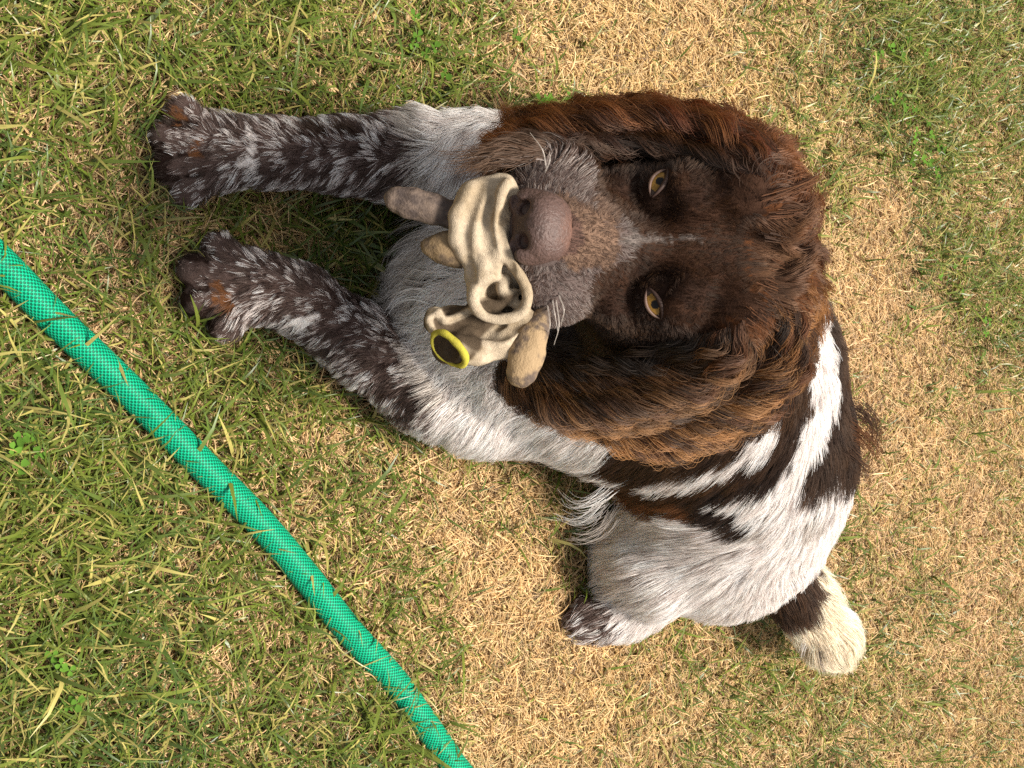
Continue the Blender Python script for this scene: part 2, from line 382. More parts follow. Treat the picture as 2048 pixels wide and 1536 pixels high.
# face
dots('muz', (1090,360),(1040,380),(1140,370),(1060,590),(1100,600),(1130,580),(1040,560),(1020,540),(1120,560))
dots('muz', (1080,345),(1110,340),(1060,355),(1130,350),(1100,610),(1120,640),(1080,620)); dots('muz', (1150,620),(1100,640),(1160,400),(1170,540),(1160,350))
dots('taupe', (1170,430),(1190,490),(1200,450),(1160,520),(1220,470),(1160,415),(1180,520),(1215,425),(1215,510))
dots('worn', (1140,462),(1142,478)); dots('muz', (1250,460),(1250,500)); dots('mid', (1210,390),(1210,560),(1250,420),(1250,540))
line('line', [(1255,478),(1320,477),(1400,476)], 14); line('mid', [(1285,468),(1340,470),(1410,472),(1430,474)], 14); line('mid', [(1285,488),(1340,485),(1410,481),(1430,479)], 14)
dots('liver', (1350,400),(1350,560),(1400,380),(1400,600),(1300,340),(1300,650),(1280,420),(1280,540),(1220,330),(1200,600),(1230,640),(1340,330),(1350,660),(1180,340))
dots('mid', (1440,430),(1440,540),(1460,480),(1500,420),(1480,600),(1400,640),(1390,440),(1390,530),(1360,640),(1360,350))
dots('chest', (1530,470),(1570,500),(1540,560),(1590,560),(1600,480),(1570,420))
dots('liver', (1250,362),(1300,352),(1340,352),(1400,352),(1440,360),(1280,370)); dots('dark', (345,250),(330,304),(345,357),(372,252),(372,304),(385,355),(400,518),(388,572),(420,628),(420,520),(410,572),(440,626)); dots('roan', (345,270),(372,272),(350,330),(375,334),(385,378),(372,222),(395,540),(405,600),(455,645),(440,500),(455,520))  # dark dots between the toes paint in the shade of the gaps
# ears; the dark dots paint in the shade beside the cheeks
dots('chest', (1590,370),(1560,300),(1500,262),(1430,245),(1330,238),(1220,245),(1130,262),(1590,420)); dots('mid', (1480,320),(1400,290),(1300,280),(1200,290),(1110,305),(1110,290))
dots('dark', (1420,330),(1330,325),(1230,325)); 
dots('chest', (1590,620),(1590,690),(1540,740),(1500,790),(1440,815),(1360,835),(1270,840),(1190,835),(1130,820),(1480,700),(1560,650))
dots('mid', (1480,760),(1400,780),(1300,790),(1200,790)); dots('dark', (1350,740),(1250,740),(1160,740),(1420,720),(1120,760))
# neck and back
line('liver', [(1670,640),(1700,720),(1710,800),(1710,880),(1690,920)], 12); line('mid', [(1690,680),(1720,850)], 6)
line('white', [(1628,690),(1640,730),(1645,780),(1625,840),(1610,890),(1585,940),(1560,975)], 22)
line('liver', [(1670,700),(1690,760),(1680,830),(1660,890),(1640,930)], 14); line('liver', [(1600,740),(1602,790),(1590,830)], 8)
line('liver', [(1590,860),(1560,890),(1518,922),(1468,950)], 14); line('dark', [(1560,915),(1500,955),(1420,985)], 10)
line('white', [(1535,865),(1500,895),(1450,925),(1400,948),(1345,962)], 20)
line('liver', [(1508,856),(1458,892),(1388,926),(1300,945),(1220,930)], 16); line('mid', [(1478,936),(1420,962),(1340,978),(1250,968)], 12)
line('white', [(1060,880),(1120,898),(1180,915),(1240,940)], 10); line('rust', [(1210,965),(1280,988),(1360,1005),(1420,1010)], 12); dots('white', (1060,930),(1040,960),(1100,950),(1000,930),(1140,930)); line('dark', [(1440,1005),(1480,1030),(1500,1045)], 6)
line('white', [(1500,985),(1560,1000),(1620,990),(1680,960),(1690,1000)], 12); dots('liver', (1640,955),(1650,940)); dots('grey', (1620,1025),(1540,1040),(1630,1040))
line('white', [(1520,1010),(1580,1040),(1650,1050)], 8); line('white', [(1330,1040),(1430,1060),(1530,1080),(1610,1100)], 10)
dots('white', (1400,1120),(1300,1140),(1250,1170),(1220,1130),(1480,1150),(1540,1130),(1560,1180),(1400,1220),(1480,1230),(1340,1200),(1520,1210),(1340,1090),(1580,1110))
dots('white', (1240,1070),(1280,1030),(1200,1010),(1380,1030)); dots('grey', (1190,960),(1440,1238)); dots('white', (1600,1090),(1560,1140),(1640,1080),(1600,1115),(1575,1130),(1540,1170),(1300,1215),(1280,1200),(1290,1230),(1330,1230)) 
dots('roan', (1190,1240),(1160,1230),(1210,1260),(1160,1260))
# tail
dots('mid', (1588,1195),(1598,1200),(1590,1215)); dots('white', (1640,1130),(1620,1135)); dots('cream', (1640,1175),(1632,1200),(1612,1228)); dots('cream', (1640,1220),(1660,1260),(1620,1235),(1670,1290),(1640,1290),(1650,1200),(1630,1260))
# chest and forelegs
dots('grey', (850,480),(830,560),(850,620),(880,560),(900,480),(860,400)); dots('white', (900,640),(930,580),(900,720),(960,740),(940,760))
dots('white', (1000,290),(940,270),(900,300),(940,340),(1000,340),(880,270),(960,400),(900,380)); dots('grey', (870,340),(850,260),(850,390),(860,300))
line('roan', [(820,300),(740,310),(650,310),(560,305),(480,300),(400,300),(340,290)], 22); line('roan', [(800,250),(650,245),(500,240)], 10); line('roan', [(800,370),(650,370),(500,370),(400,380)], 12)
dots('rust', (348,232),(362,242),(398,305)); dots('roan', (330,250),(380,225),(375,262),(340,215),(380,290),(420,300),(400,325),(380,330),(350,330),(360,370),(390,390)); dots('white', (500,300),(505,315)); dots('liver', (640,225),(700,228))
dots('white', (1040,870),(980,850),(920,860),(960,800),(900,850),(880,880),(940,890),(1000,900),(1060,900),(850,860))
line('roan', [(860,790),(800,770),(740,710),(680,650),(600,600),(520,570),(440,560),(380,560)], 24); line('roan', [(790,830),(720,760),(640,690),(560,650),(470,660)], 14); line('roan', [(800,700),(740,650),(650,570),(560,520),(450,500)], 14)
dots('rust', (440,590),(450,602),(430,580)); dots('roan', (420,560),(455,575),(470,600),(420,625),(450,630),(405,590),(440,545)); dots('white', (610,640),(625,625)); dots('grey', (850,700),(880,760),(830,720))

fp, fd, fl, ff, fw_, flab = [], [], [], [], [], []
for (x, y, dx, dy, ln, lift, wv) in FLOW:
    p, n = hit(x, y); fp.append(p); fd.append(tang(p, n, dx, dy)); fl.append(ln * .01); ff.append(R(lift)); fw_.append(wv)
fp, fd, fl, ff, fw_ = map(np.array, (fp, fd, fl, ff, fw_)); flab = labels(fp)
tp, tk = [], []
for (x, y, k) in TINT:
    p, n = hit(x, y); tp.append(p); tk.append(TN.index(k))
tp, tk = np.array(tp), np.array(tk); tlab = labels(tp)
EARSET = np.zeros(8, int); EARSET[[EARR, EARL]] = (1, 2); EARSET[HEAD] = 3
LEGSET = np.zeros(8, int); LEGSET[LEGR] = 1; LEGSET[LEGL] = 2
def part_gap(la, lb):                                # extra distance between seeds and skin of different members
    a, b = EARSET[la][:, None], EARSET[lb][None]; g = np.where(a != b, .03, 0.)
    g = np.where((la[:, None] == TAIL) != (lb[None] == TAIL), .02, g)
    return g
def flow_at(p, n, lab):
    d = np.linalg.norm(p[:, None] - fp[None], axis=-1) + part_gap(lab, flab)
    wgt = 1 / (d + .006) ** 4; wgt /= wgt.sum(1, keepdims=True)
    t = wgt @ fd; t -= n * (t * n).sum(1, keepdims=True)
    return nrm(t), wgt @ fl, wgt @ ff, wgt @ fw_
def tint_at(p, lab):
    wob = np.stack([fbm(p, 70, 11), fbm(p, 70, 21), fbm(p, 70, 31)], -1) - .5
    fine = np.stack([vnoise(p, 260, 41), vnoise(p, 260, 51), vnoise(p, 260, 61)], -1) - .5
    calm = np.where(lab == HEAD, .35, 1.0)[:, None]; q = p + (wob * .015 + fine * .010) * calm
    d = np.linalg.norm(q[:, None] - tp[None], axis=-1) + part_gap(lab, tlab)
    return tk[d.argmin(1)]
def chunks(fn, n, *arrs, size=20000):
    out = [fn(*(a[i:i + size] for a in arrs)) for i in range(0, n, size)]
    if isinstance(out[0], tuple): return tuple(np.concatenate(o) for o in zip(*out))
    return np.concatenate(out)

# skin colour follows the coat pattern
vt = chunks(tint_at, len(V), V, VL)
vcol = TC[vt] * .75
m_skin = mat_plain('coat_skin', (.2, .15, .12), .85, .08, attr=True, bump=(900, .6, .001))

def hair_mat(name, gloss=.16):
    m = bpy.data.materials.new(name); m.use_nodes = True; t = m.node_tree
    t.nodes.remove(t.nodes['Principled BSDF']); out = t.nodes['Material Output']
    a = t.nodes.new('ShaderNodeAttribute'); a.attribute_name = 'tint'
    df = t.nodes.new('ShaderNodeBsdfDiffuse'); t.links.new(a.outputs['Color'], df.inputs['Color'])
    tl = t.nodes.new('ShaderNodeBsdfTranslucent'); t.links.new(a.outputs['Color'], tl.inputs['Color'])
    h = t.nodes.new('ShaderNodeBsdfHair'); h.component = 'Reflection'; h.inputs['RoughnessU'].default_value = .22; h.inputs['RoughnessV'].default_value = .5
    lt = t.nodes.new('ShaderNodeMix'); lt.data_type = 'RGBA'; lt.inputs['Factor'].default_value = .35; t.links.new(a.outputs['Color'], lt.inputs['A']); lt.inputs['B'].default_value = (.55, .48, .42, 1)
    t.links.new(lt.outputs['Result'], h.inputs['Color'])
    m1 = t.nodes.new('ShaderNodeMixShader'); m1.inputs[0].default_value = .38; t.links.new(df.outputs[0], m1.inputs[1]); t.links.new(tl.outputs[0], m1.inputs[2])
    m2 = t.nodes.new('ShaderNodeMixShader'); m2.inputs[0].default_value = gloss; t.links.new(m1.outputs[0], m2.inputs[1]); t.links.new(h.outputs[0], m2.inputs[2])
    t.links.new(m2.outputs[0], out.inputs[0]); return m
m_fur = hair_mat('fur')

dog = empty('dog', P(1200, 650, 0.0))
tag(dog, 'brown and white spaniel lying on the grass with a glove in its mouth', 'dog')
body = mesh_obj('body', V, Fc, m_skin, dog, cols=vcol)

# ---- eyes (almond caps on the bulging lids), built in the head frame
EYES = {}
for s in (-1, 1):
    c = H(-.10, s * 2.84, .06)
    gz = nrm(.80 * F_ + s * .30 * L_ + .52 * U_)
    sd_ = nrm(s * L_ - gz * (gz @ (s * L_))); sd_ = nrm(sd_ + .42 * np.cross(gz, sd_) * s)
    up = np.cross(gz, sd_) * s; up = up if up @ U_ > 0 else -up
    EYES[s] = (c, gz, sd_, up)
EYE_R = .0128
def eye_dir(s, a, b):                                # a along the slit, b upwards, radians
    c, g, x, u = EYES[s]; return nrm(g + math.tan(a) * x + math.tan(b) * u)
LIDW, LIDU, LIDD = R(38), R(12.5), R(14.5)
def lid_up(a): return LIDU * max(0, 1 - (a / LIDW) ** 2) ** .8
def lid_dn(a): return -LIDD * max(0, 1 - (a / LIDW) ** 2) ** .9 + .04 * a

isleg = lambda b: (b == LEGR) | (b == LEGL)
isear = lambda b: (b == EARR) | (b == EARL)
def strands(roots, normals, labs, npt, lenscale=1.0, wave_amp=.0035, wave_len=.022, clump=((10, .5, 1.2),), rad0=.00012, grav=.25, liftadd=0.0, tintfn=None, seed=3, curl=0.0):
    r = np.random.default_rng(seed); n = len(roots)
    t, ln, lift, wv = chunks(flow_at, n, roots, normals, labs)
    ln = np.where(isleg(labs) & (ln < .019), ln * .72, ln); ln = np.where((labs == HEAD) & (ln < .011), ln * .55, ln) * lenscale * np.where(isear(labs), r.uniform(.4, 1.2, n), r.uniform(.65, 1.15, n))
    b = np.cross(normals, t)
    ang = (fbm(roots, 60, seed + 5) - .5) * .8 + r.normal(0, .09, n)
    t = t * np.cos(ang)[:, None] + b * np.sin(ang)[:, None]; b = np.cross(normals, t)
    lf = lift * np.where((labs == HEAD) & (ln < .009), .7, 1) + liftadd + r.normal(0, .05, n)
    q = roots - normals * .001; pts = [q.copy()]
    ph = fbm(roots, 30, seed + 9) * 12 + r.normal(0, .18, n)
    cur = nrm(t * np.cos(lf)[:, None] + normals * np.sin(lf)[:, None]); st = ln / (npt - 1)
    amp = wave_amp * wv * r.uniform(.6, 1.3, n)
    base = q.copy(); clear = .0006 + r.random(n) * .0035 * np.clip(ln / .03, .25, 1.5)
    for k in range(1, npt):
        s = k / (npt - 1)
        cur = nrm(cur + np.array((0, 0, -grav)) * (st / .02)[:, None] * s)
        q = q + cur * st[:, None]
        d = fld.sample(q); g = fld.grad(q)
        tgt = clear * (1 - .3 * s) * min(1, s * 2.5)
        push = np.clip(tgt - d, 0, .02)
        q = q + g * push[:, None]
        far = np.clip(d - clear * 2.2, 0, .004) * .4 * (ln < .05)
        q = q - g * far[:, None]
        q[:, 2] = np.maximum(q[:, 2], .004)
        cur = nrm(nrm(q - pts[-1]) * .65 + cur * .35)
        pts.append(q.copy())
    pts = np.stack(pts, 1)
    s = np.linspace(0, 1, npt)[None, :, None]; along = s * ln[:, None, None]
    wob = np.sin(along / wave_len * 6.283 + ph[:, None, None]) * np.minimum(s * 1.6, 1)
    wob2 = np.cos(along / wave_len * 6.283 * .9 + ph[:, None, None] * 1.3) * np.minimum(s * 1.6, 1)
    pts = pts + b[:, None] * wob * amp[:, None, None] + normals[:, None] * (wob2 * .55 + .3) * amp[:, None, None] * s
    # locks: strands close in on leader strands, first in wide locks, then in fine ones
    near = np.arange(n)
    for per, strength, ex in clump:
        kd_n = max(16, n // per); lead = r.choice(n, kd_n, replace=False); kd = KDTree(kd_n)
        for i, j in enumerate(lead): kd.insert(roots[j], i)
        kd.balance()
        nr = np.array([lead[kd.find(p)[1]] for p in roots.tolist()]); near = nr
        dl = np.linalg.norm(roots - roots[nr], axis=1)
        ok = (EARSET[labs] == EARSET[labs[nr]]) & (dl < .02)
        cs = (strength * r.uniform(.6, 1.05, n) * ok)[:, None, None] * s ** ex
        pts = pts * (1 - cs) + pts[nr] * cs
    return pts, ln, near, s

def sample_skin(n, wfn, seed):
    r = np.random.default_rng(seed)
    tri = np.concatenate((Fc[:, [0, 1, 2]], Fc[:, [0, 2, 3]]))
    a, b_, c = V[tri[:, 0]], V[tri[:, 1]], V[tri[:, 2]]
    ar = np.linalg.norm(np.cross(b_ - a, c - a), axis=1) * wfn(V[tri].mean(1), VL[tri[:, 0]])
    k = r.choice(len(tri), n, p=ar / ar.sum())
    u, v = r.random(n), r.random(n); f = u + v > 1; u[f], v[f] = 1 - u[f], 1 - v[f]
    p = a[k] + (b_[k] - a[k]) * u[:, None] + (c[k] - a[k]) * v[:, None]
    nn = nrm(VN[tri[k, 0]] * (1 - u - v)[:, None] + VN[tri[k, 1]] * u[:, None] + VN[tri[k, 2]] * v[:, None])
    return p, nn, VL[tri[k, 0]]
def keep_off(p):                                      # bare skin: eye openings and the nose leather
    ok = np.ones(len(p), bool)
    for s in (-1, 1):
        c, g, x, u = EYES[s]; d = p - c; gz = d @ g
        a = np.arctan2(d @ x, gz); b_ = np.arctan2(d @ u, gz)
        inside = (gz > 0) & (np.abs(a) < LIDW * 1.05) & (np.abs(b_) < R(20) * np.clip(1.15 - (a / LIDW) ** 2, 0, 1)) & (np.linalg.norm(d, axis=1) < .022)
        ok &= ~inside
    q = (p - H(7.5, 0, -1.3)) @ HM.T / np.array((.0165, .0185, .0150)); ok &= (q ** 2).sum(1) > 1
    ok &= p[:, 2] > .006
    return ok
def wcoat(p, lab):
    facew = np.where(lab == HEAD, 3.4, 1.0); facew = np.where((lab == LEGR) | (lab == LEGL), 1.7, facew)
    low = np.clip((p[:, 2] - .01) / .03, .15, 1)
    v = nrm(CAMP - p)
    return facew * low
def colour(roots, labs, near, npt, seed, tipgold=True):
    r = np.random.default_rng(seed + 100); n = len(roots)
    k = chunks(tint_at, n, roots, labs); c = TC[k].copy()
    roan = k == TN.index('roan')
    # ticking of the legs: streaky white, grey and dark locks
    z = vnoise(roots[near], 130, 71) * .42 + vnoise(roots[near], 520, 72) * .58 + r.normal(0, .05, n)
    c = np.where((roan & (z > .575))[:, None], np.array((.84, .76, .72)), c)
    c = np.where((roan & (z > .50) & (z <= .575))[:, None], np.array((.26, .19, .17)), c)
    c = np.where((roan & (z < .40))[:, None], np.array((.045, .022, .017)), c)
    mz = (k == TN.index('muz')) | (k == TN.index('taupe'))
    zz = r.random(n)
    c = np.where(((k == TN.index('muz')) & (zz > .72))[:, None], np.array((.38, .325, .295)), c); c = np.where((mz & (zz < .40))[:, None], np.array((.085, .045, .032)), c)
    wh = (k == TN.index('white')) | (k == TN.index('cream'))
    gz = vnoise(roots[near], 120, 75)
    c = np.where((wh & (gz > .80) & (r.random(n) > .5))[:, None], np.array((.40, .33, .30)), c)
    gr = k == TN.index('grey'); c = np.where((gr & (r.random(n) > .55))[:, None], np.array((.70, .65, .60)), c)
    c *= (.75 + .5 * vnoise(roots[near], 300, 77))[:, None] * r.uniform(.8, 1.2, n)[:, None]
    s = np.linspace(0, 1, npt)[None, :, None]
    cc = np.repeat(c[:, None], npt, 1)
    brown = np.isin(k, [TN.index(x) for x in ('liver', 'mid', 'chest', 'dark')]); ear = (labs == EARR) | (labs == EARL)
    gold = np.clip(vnoise(roots[near], 90, 79) * 1.5 - .35, 0, 1) * np.where(ear, 1.0, .25) * np.where(k == TN.index('dark'), .35, 1) * np.where(k == TN.index('chest'), 1.25, .6) * brown
    mixv = (gold[:, None, None] * s ** 1.2 * .85).clip(0, .9)
    cc = cc * (1 - mixv) + np.where((labs == EARR)[:, None, None], np.array((.24, .085, .026)), np.array((.46, .215, .07))) * mixv
    return np.clip(cc, .003, .86)
def grow(name, n, filt, npt, parent, seed, rad0, **kw):
    p, nn, lb = sample_skin(n, lambda a, b: wcoat(a, b) * filt(a, b), seed)
    k = keep_off(p); p, nn, lb = p[k], nn[k], lb[k]
    pts, ln, near, s = strands(p, nn, lb, npt, seed=seed, **kw)
    col = colour(p, lb, near, npt, seed)
    rr = np.random.default_rng(seed)
    rad = rad0 * rr.uniform(.7, 1.3, len(p))[:, None] * (1 - s[:, :, 0] ** 2 * .8) * np.clip(ln / .012, .5, 1.25)[:, None]
    return hair_obj(name, pts, rad, col, m_fur, parent)
short = lambda a, b: (~isear(b)) & (b != TAIL)
grow('fur', int(260000 * DENS), short, 7, body, 5, .00014, clump=((60, .32, 1.3), (12, .55, 1.0)))
EARG = {EARR: [
 [(1570,323),(1530,275),(1455,238),(1360,215),(1250,208),(1150,217),(1060,232),(1000,222)], [(1560,338),(1510,286),(1435,253),(1340,235),(1230,232),(1130,248),(1050,264),(968,292)],
 [(1545,348),(1485,299),(1408,268),(1310,255),(1200,258),(1110,271),(1040,294),(955,306)], [(1525,353),(1455,308),(1380,284),(1290,273),(1190,279),(1100,293),(1030,324),(960,344)],
 [(1500,348),(1430,315),(1350,297),(1260,290),(1180,297),(1110,308),(1050,339),(1000,359)], [(1480,348),(1400,320),(1320,305),(1240,302),(1180,305),(1140,310),(1100,318),(1060,346)]],
 EARL: [
 [(1575,580),(1605,650),(1605,720),(1575,785),(1520,835),(1450,872),(1380,893),(1310,905)], [(1545,600),(1572,670),(1560,740),(1510,800),(1440,842),(1360,872),(1280,885),(1215,880)],
 [(1510,620),(1530,690),(1500,752),(1440,802),(1360,838),(1270,858),(1190,858),(1120,845)], [(1480,645),(1482,700),(1440,752),(1370,792),(1280,817),(1190,832),(1110,830),(1055,812)],
 [(1450,658),(1430,706),(1370,747),(1290,777),(1200,797),(1110,802),(1050,792),(1005,775)], [(1400,668),(1360,706),(1290,737),(1210,757),(1130,767),(1060,770),(1020,765),(990,752)],
 [(1345,675),(1290,702),(1220,722),(1150,737),(1090,747),(1050,750),(1020,748),(1000,742)]]}
def ear_locks(lab, nlock, per, seed, wl=.030, amp=.0050):
    r = np.random.default_rng(seed); G3 = []
    for gl in EARG[lab]:
        q = []; last = None
        for (x, y) in gl:
            h = bvh.ray_cast(Vector(CAMP), Vector(ray(x, y)))
            p = np.array(h[0]) if h[0] is not None else None
            if p is None or (last is not None and abs((p - CAMP) @ FWD - (last - CAMP) @ FWD) > .055):      # off the edge: keep hanging at the last depth
                z = ((last - CAMP) @ FWD) + .008; dr = ray(x, y); p = CAMP + dr * (z / (dr @ FWD))
            q.append(p); last = p
        q = np.array(q); dist = np.linalg.norm(q - CAMP, axis=1); dist = np.convolve(np.pad(dist, 1, mode='edge'), (.25, .5, .25), 'valid')
        q = CAMP + nrm(q - CAMP) * (dist - .004)[:, None]; q[:, 2] = np.maximum(q[:, 2], .02)
        G3.append(spline(q, 48))
    G3 = np.array(G3); ng = len(G3); K = 18; PT, CT, RT = [], [], []
    view = nrm(CAMP - G3.mean((0, 1)))
    def at(tt, ss):                                   # point on the sheet of guides
        tt = np.clip(tt, 0, ng - 1.001); i = tt.astype(int); u = (tt - i)[:, None, None]; f = np.clip(ss, 0, 1) * 46.99; k = f.astype(int); v = (f - k)[..., None]
        a = G3[i[:, None], k] * (1 - v) + G3[i[:, None], k + 1] * v; b2 = G3[i[:, None] + 1, k] * (1 - v) + G3[i[:, None] + 1, k + 1] * v
        return a * (1 - u) + b2 * u
    for L in range(nlock):
        t0 = r.uniform(-.15, ng - .9); s0 = r.uniform(0, .62) ** 1.15; ln = r.uniform(.38, .80); s1 = min(1.0, s0 + ln)
        n = per; tt = t0 + r.normal(0, .15, n); fly = r.random(n) < .16; sS = np.linspace(0, 1, K)[None]
        drift = r.normal(.1, .38); la = at(np.full(1, t0), s0 + (s1 - s0) * sS)[0]; lb2 = at(np.full(1, t0 - drift), s0 + (s1 - s0) * sS)[0]; lead = la + (lb2 - la) * (sS[0] ** 1.3)[:, None]
        st = s0 + r.normal(0, .02, n); e_ = s1 - r.random(n) * .12
        q = at(tt, st[:, None] + (e_ - st)[:, None] * sS)
        cl = (.25 + .60 * sS ** .8)[..., None] * (r.uniform(.72, 1.05, n) * np.where(fly, .25, 1))[:, None, None]
        q = q * (1 - cl) + lead[None] * cl
        tg = nrm(np.gradient(lead, axis=0)); bn = nrm(np.cross(tg, view)); length = np.linalg.norm(np.diff(lead, axis=0), axis=1).sum()
        w_ = wl * r.uniform(.92, 1.1); A = amp * r.uniform(.4, 1.3); gl_ = np.linalg.norm(np.diff(G3[min(int(max(t0, 0)), ng - 1)], axis=0), axis=1).sum(); ph = 6.283 * s0 * gl_ / wl + 1.5 * t0 + r.normal(0, 1.0)
        al = sS[0] * length / w_ * 6.283 + ph; en = np.minimum(sS[0] * 2.2, 1) * (.55 + .75 * sS[0])
        wob = bn * (np.sin(al) * A * en)[:, None] + view * ((np.cos(al) * .7 + .5) * A * en + .0035 * np.sin(sS[0] * 3.14) * r.uniform(.3, 1.6))[:, None]
        jit = r.normal(0, .00045, (n, 1, 3)) * np.where(fly, 2.2, 1)[:, None, None] * (1 + 2.2 * sS[..., None] ** 2)
        q = q + wob[None] * r.uniform(.8, 1.15, n)[:, None, None] + jit
        q[:, :, 2] = np.maximum(q[:, :, 2], .008)
        outer = 1 - t0 / ng if lab == EARL else 1 - .5 * t0 / ng
        base = np.array(TINTS['chest' if r.random() < .15 + .5 * outer else ('mid' if r.random() < .3 + outer else 'dark')]) * r.choice((.35, .6, .9, 1.3), p=(.15, .3, .35, .2)) * r.uniform(.8, 1.2) * (np.array((1.0, .66, .48)) if lab == EARR else 1)
        if t0 > (3.3 if lab == EARR else 4.6): base = base * .45; outer = outer * .3  # inner locks darkened: shade between ear and face put into their colour
        tip = np.array((.34, .135, .042)) if lab == EARR else np.array((.56, .27, .09))
        gm = np.clip(r.uniform(-.3, 1.15) * (.10 + 1.35 * outer ** 1.6), 0, .9)  # sun-bleached tips; extra gold on outer locks paints in lit strands
        c = base * r.uniform(.75, 1.25, n)[:, None, None]; m_ = (gm * sS ** 1.1)[..., None]
        c = c * (1 - m_) + tip * m_
        PT.append(q); CT.append(np.clip(c, .003, .8)); RT.append(np.random.default_rng(seed + L).uniform(.00010, .00019, n)[:, None] * (1 - .75 * sS ** 2))
    return np.concatenate(PT), np.concatenate(RT), np.concatenate(CT)
for lab_, sd0, nl_ in ((EARR, 15, 120), (EARL, 16, 170)):
    grow('ear_fur', int(12000 * DENS), lambda a, b, l=lab_: (b == l) * 1.0, 8, body, sd0, .00016, clump=((20, .6, 1.0),), lenscale=.34, grav=.1)
    q_, r_, c_ = ear_locks(lab_, int(nl_ * DENS * 1.7), 56, sd0 + 40); hair_obj('ear_hair', q_, r_, c_, m_fur, body)
grow('tail_hair', int(16000 * DENS), lambda a, b: (b == TAIL) * 1.0, 8, body, 17, .00013, clump=((60, .6, 1.2), (10, .4, 1.0)), grav=.05, lenscale=1.15, liftadd=.08)
# longer wisps: curls behind the head, feathering of ears and belly
WISP = [('chest', .28, .275, 70, 10, (1530,395), (1595,372), (1635,352), (1640,328)), ('chest', .28, .275, 60, 9, (1545,430), (1605,425), (1645,398), (1652,368)), ('mid', .28, .275, 60, 9, (1540,470), (1595,480), (1632,462), (1640,440)),
 ('chest', .28, .27, 60, 9, (1540,525), (1590,542), (1628,572), (1622,602)), ('chest', .28, .265, 70, 10, (1530,565), (1590,592), (1642,612), (1652,652), (1632,672)), ('mid', .27, .245, 60, 11, (1520,600), (1585,640), (1632,682), (1610,720)), ('chest', .27, .24, 50, 10, (1500,620), (1560,670), (1590,720), (1570,760)),
 ('mid', .19, .165, 90, 12, (1690,812), (1722,818), (1750,850), (1748,892), (1722,890)), ('chest', .19, .16, 80, 12, (1690,855), (1722,872), (1748,905), (1725,938)), ('mid', .18, .16, 80, 12, (1680,895), (1706,915), (1735,940), (1700,955)),
 ('mid', .16, .16, 8, 4, (1110,232), (1140,200), (1185,180), (1232,192)), ('mid', .18, .18, 7, 3, (1200,205), (1240,195), (1238,165), (1222,145)), ('mid', .13, .13, 12, 6, (1070,265), (1020,235), (1000,205), (988,185)),
 ('white', .06, .02, 30, 12, (1230,985), (1190,1030), (1150,1045), (1105,1030)), ('white', .07, .03, 30, 12, (1240,960), (1190,1000), (1150,1010), (1120,985)), ('grey', .05, .02, 30, 12, (1240,1010), (1210,1055), (1170,1075), (1130,1070)),
 ('grey', .10, .06, 24, 10, (870,470), (820,480), (780,510), (765,560)), ('white', .10, .06, 24, 10, (880,600), (830,585), (790,600), (765,640)), ('white', .11, .07, 22, 9, (860,560), (850,600), (820,640), (790,660)), ('grey', .10, .05, 26, 10, (900,440), (850,440), (800,455), (770,480)),
 ('cream', .075, .06, 26, 8, (1660,1280), (1675,1310), (1678,1322)), ('white', .07, .05, 26, 9, (1620,1270), (1610,1300), (1605,1320))]
wr = np.random.default_rng(77); wp, wc = [], []
for (tn, h0, h1, n_, spd, *gpts) in WISP:
    p0, _ = hit(*gpts[0]); m = len(gpts)
    z0 = p0[2] + .004; zz = [z0 + (h1 - h0) * k / (m - 1) for k in range(m)]
    for j in range(n_):
        o1, o2 = wr.normal(0, spd, 2), wr.normal(0, spd * .8, 2); o3 = wr.normal(0, .004)
        L_f = wr.uniform(.55, 1.0)
        base_ = [P(x + o1[0] * (1 - k / m) + o2[0] * k / m, y + o1[1] * (1 - k / m) + o2[1] * k / m, max(.006, z + o3)) for k, ((x, y), z) in enumerate(zip(gpts, zz))]
        s_ = spline(base_, 14); k0_ = int(wr.integers(0, 5)); q_ = s_[k0_:max(k0_ + 6, int(14 * L_f))]; f_ = np.linspace(0, len(q_) - 1, 12)
        wp.append(np.stack([np.interp(f_, range(len(q_)), q_[:, c]) for c in range(3)], 1)); cc_ = np.array(TINTS[tn]) * wr.uniform(.7, 1.3)
        tipc = np.array((.34, .15, .05)) if tn in ('chest', 'rust', 'mid') else cc_
        sk = np.linspace(0, 1, 12)[:, None] ** 1.5 * max(0, wr.normal(.2, .35)); wc.append(np.clip(cc_ * (1 - sk) + tipc * sk, 0, .85))
hair_obj('feathering', np.array(wp), np.tile(np.linspace(.00020, .00007, 12), (len(wp), 1)), np.array(wc), m_fur, body)
print('fur done', time.time() - T0)

# ------------------------------------------------------------------ eyes, lids, nose, whiskers, claws
def tube(pts, rads, seg=8, cap=True):
    pts = np.asarray(pts, float); n = len(pts); rads = np.broadcast_to(np.asarray(rads, float), (n,))
    tg = nrm(np.gradient(pts, axis=0)); ref = np.array((0, 0, 1.0)) if abs(tg[0][2]) < .9 else np.array((1.0, 0, 0))
    x = nrm(np.cross(tg[0], ref)); VV = []
    for i in range(n):
        x = nrm(x - tg[i] * (x @ tg[i])); y = np.cross(tg[i], x)
        for j in range(seg):
            a = 2 * math.pi * j / seg; VV.append(pts[i] + rads[i] * (x * math.cos(a) + y * math.sin(a)))
    FF = [(i * seg + j, i * seg + (j + 1) % seg, (i + 1) * seg + (j + 1) % seg, (i + 1) * seg + j) for i in range(n - 1) for j in range(seg)]
    if cap: FF.append(tuple(reversed(range(seg)))); FF.append(tuple(range((n - 1) * seg, n * seg)))
    return np.array(VV), FF
m_eye = bpy.data.materials.new('amber_eye'); m_eye.use_nodes = True
t = m_eye.node_tree; b = t.nodes['Principled BSDF']; b.inputs['Roughness'].default_value = .16; b.inputs['Specular IOR Level'].default_value = .14
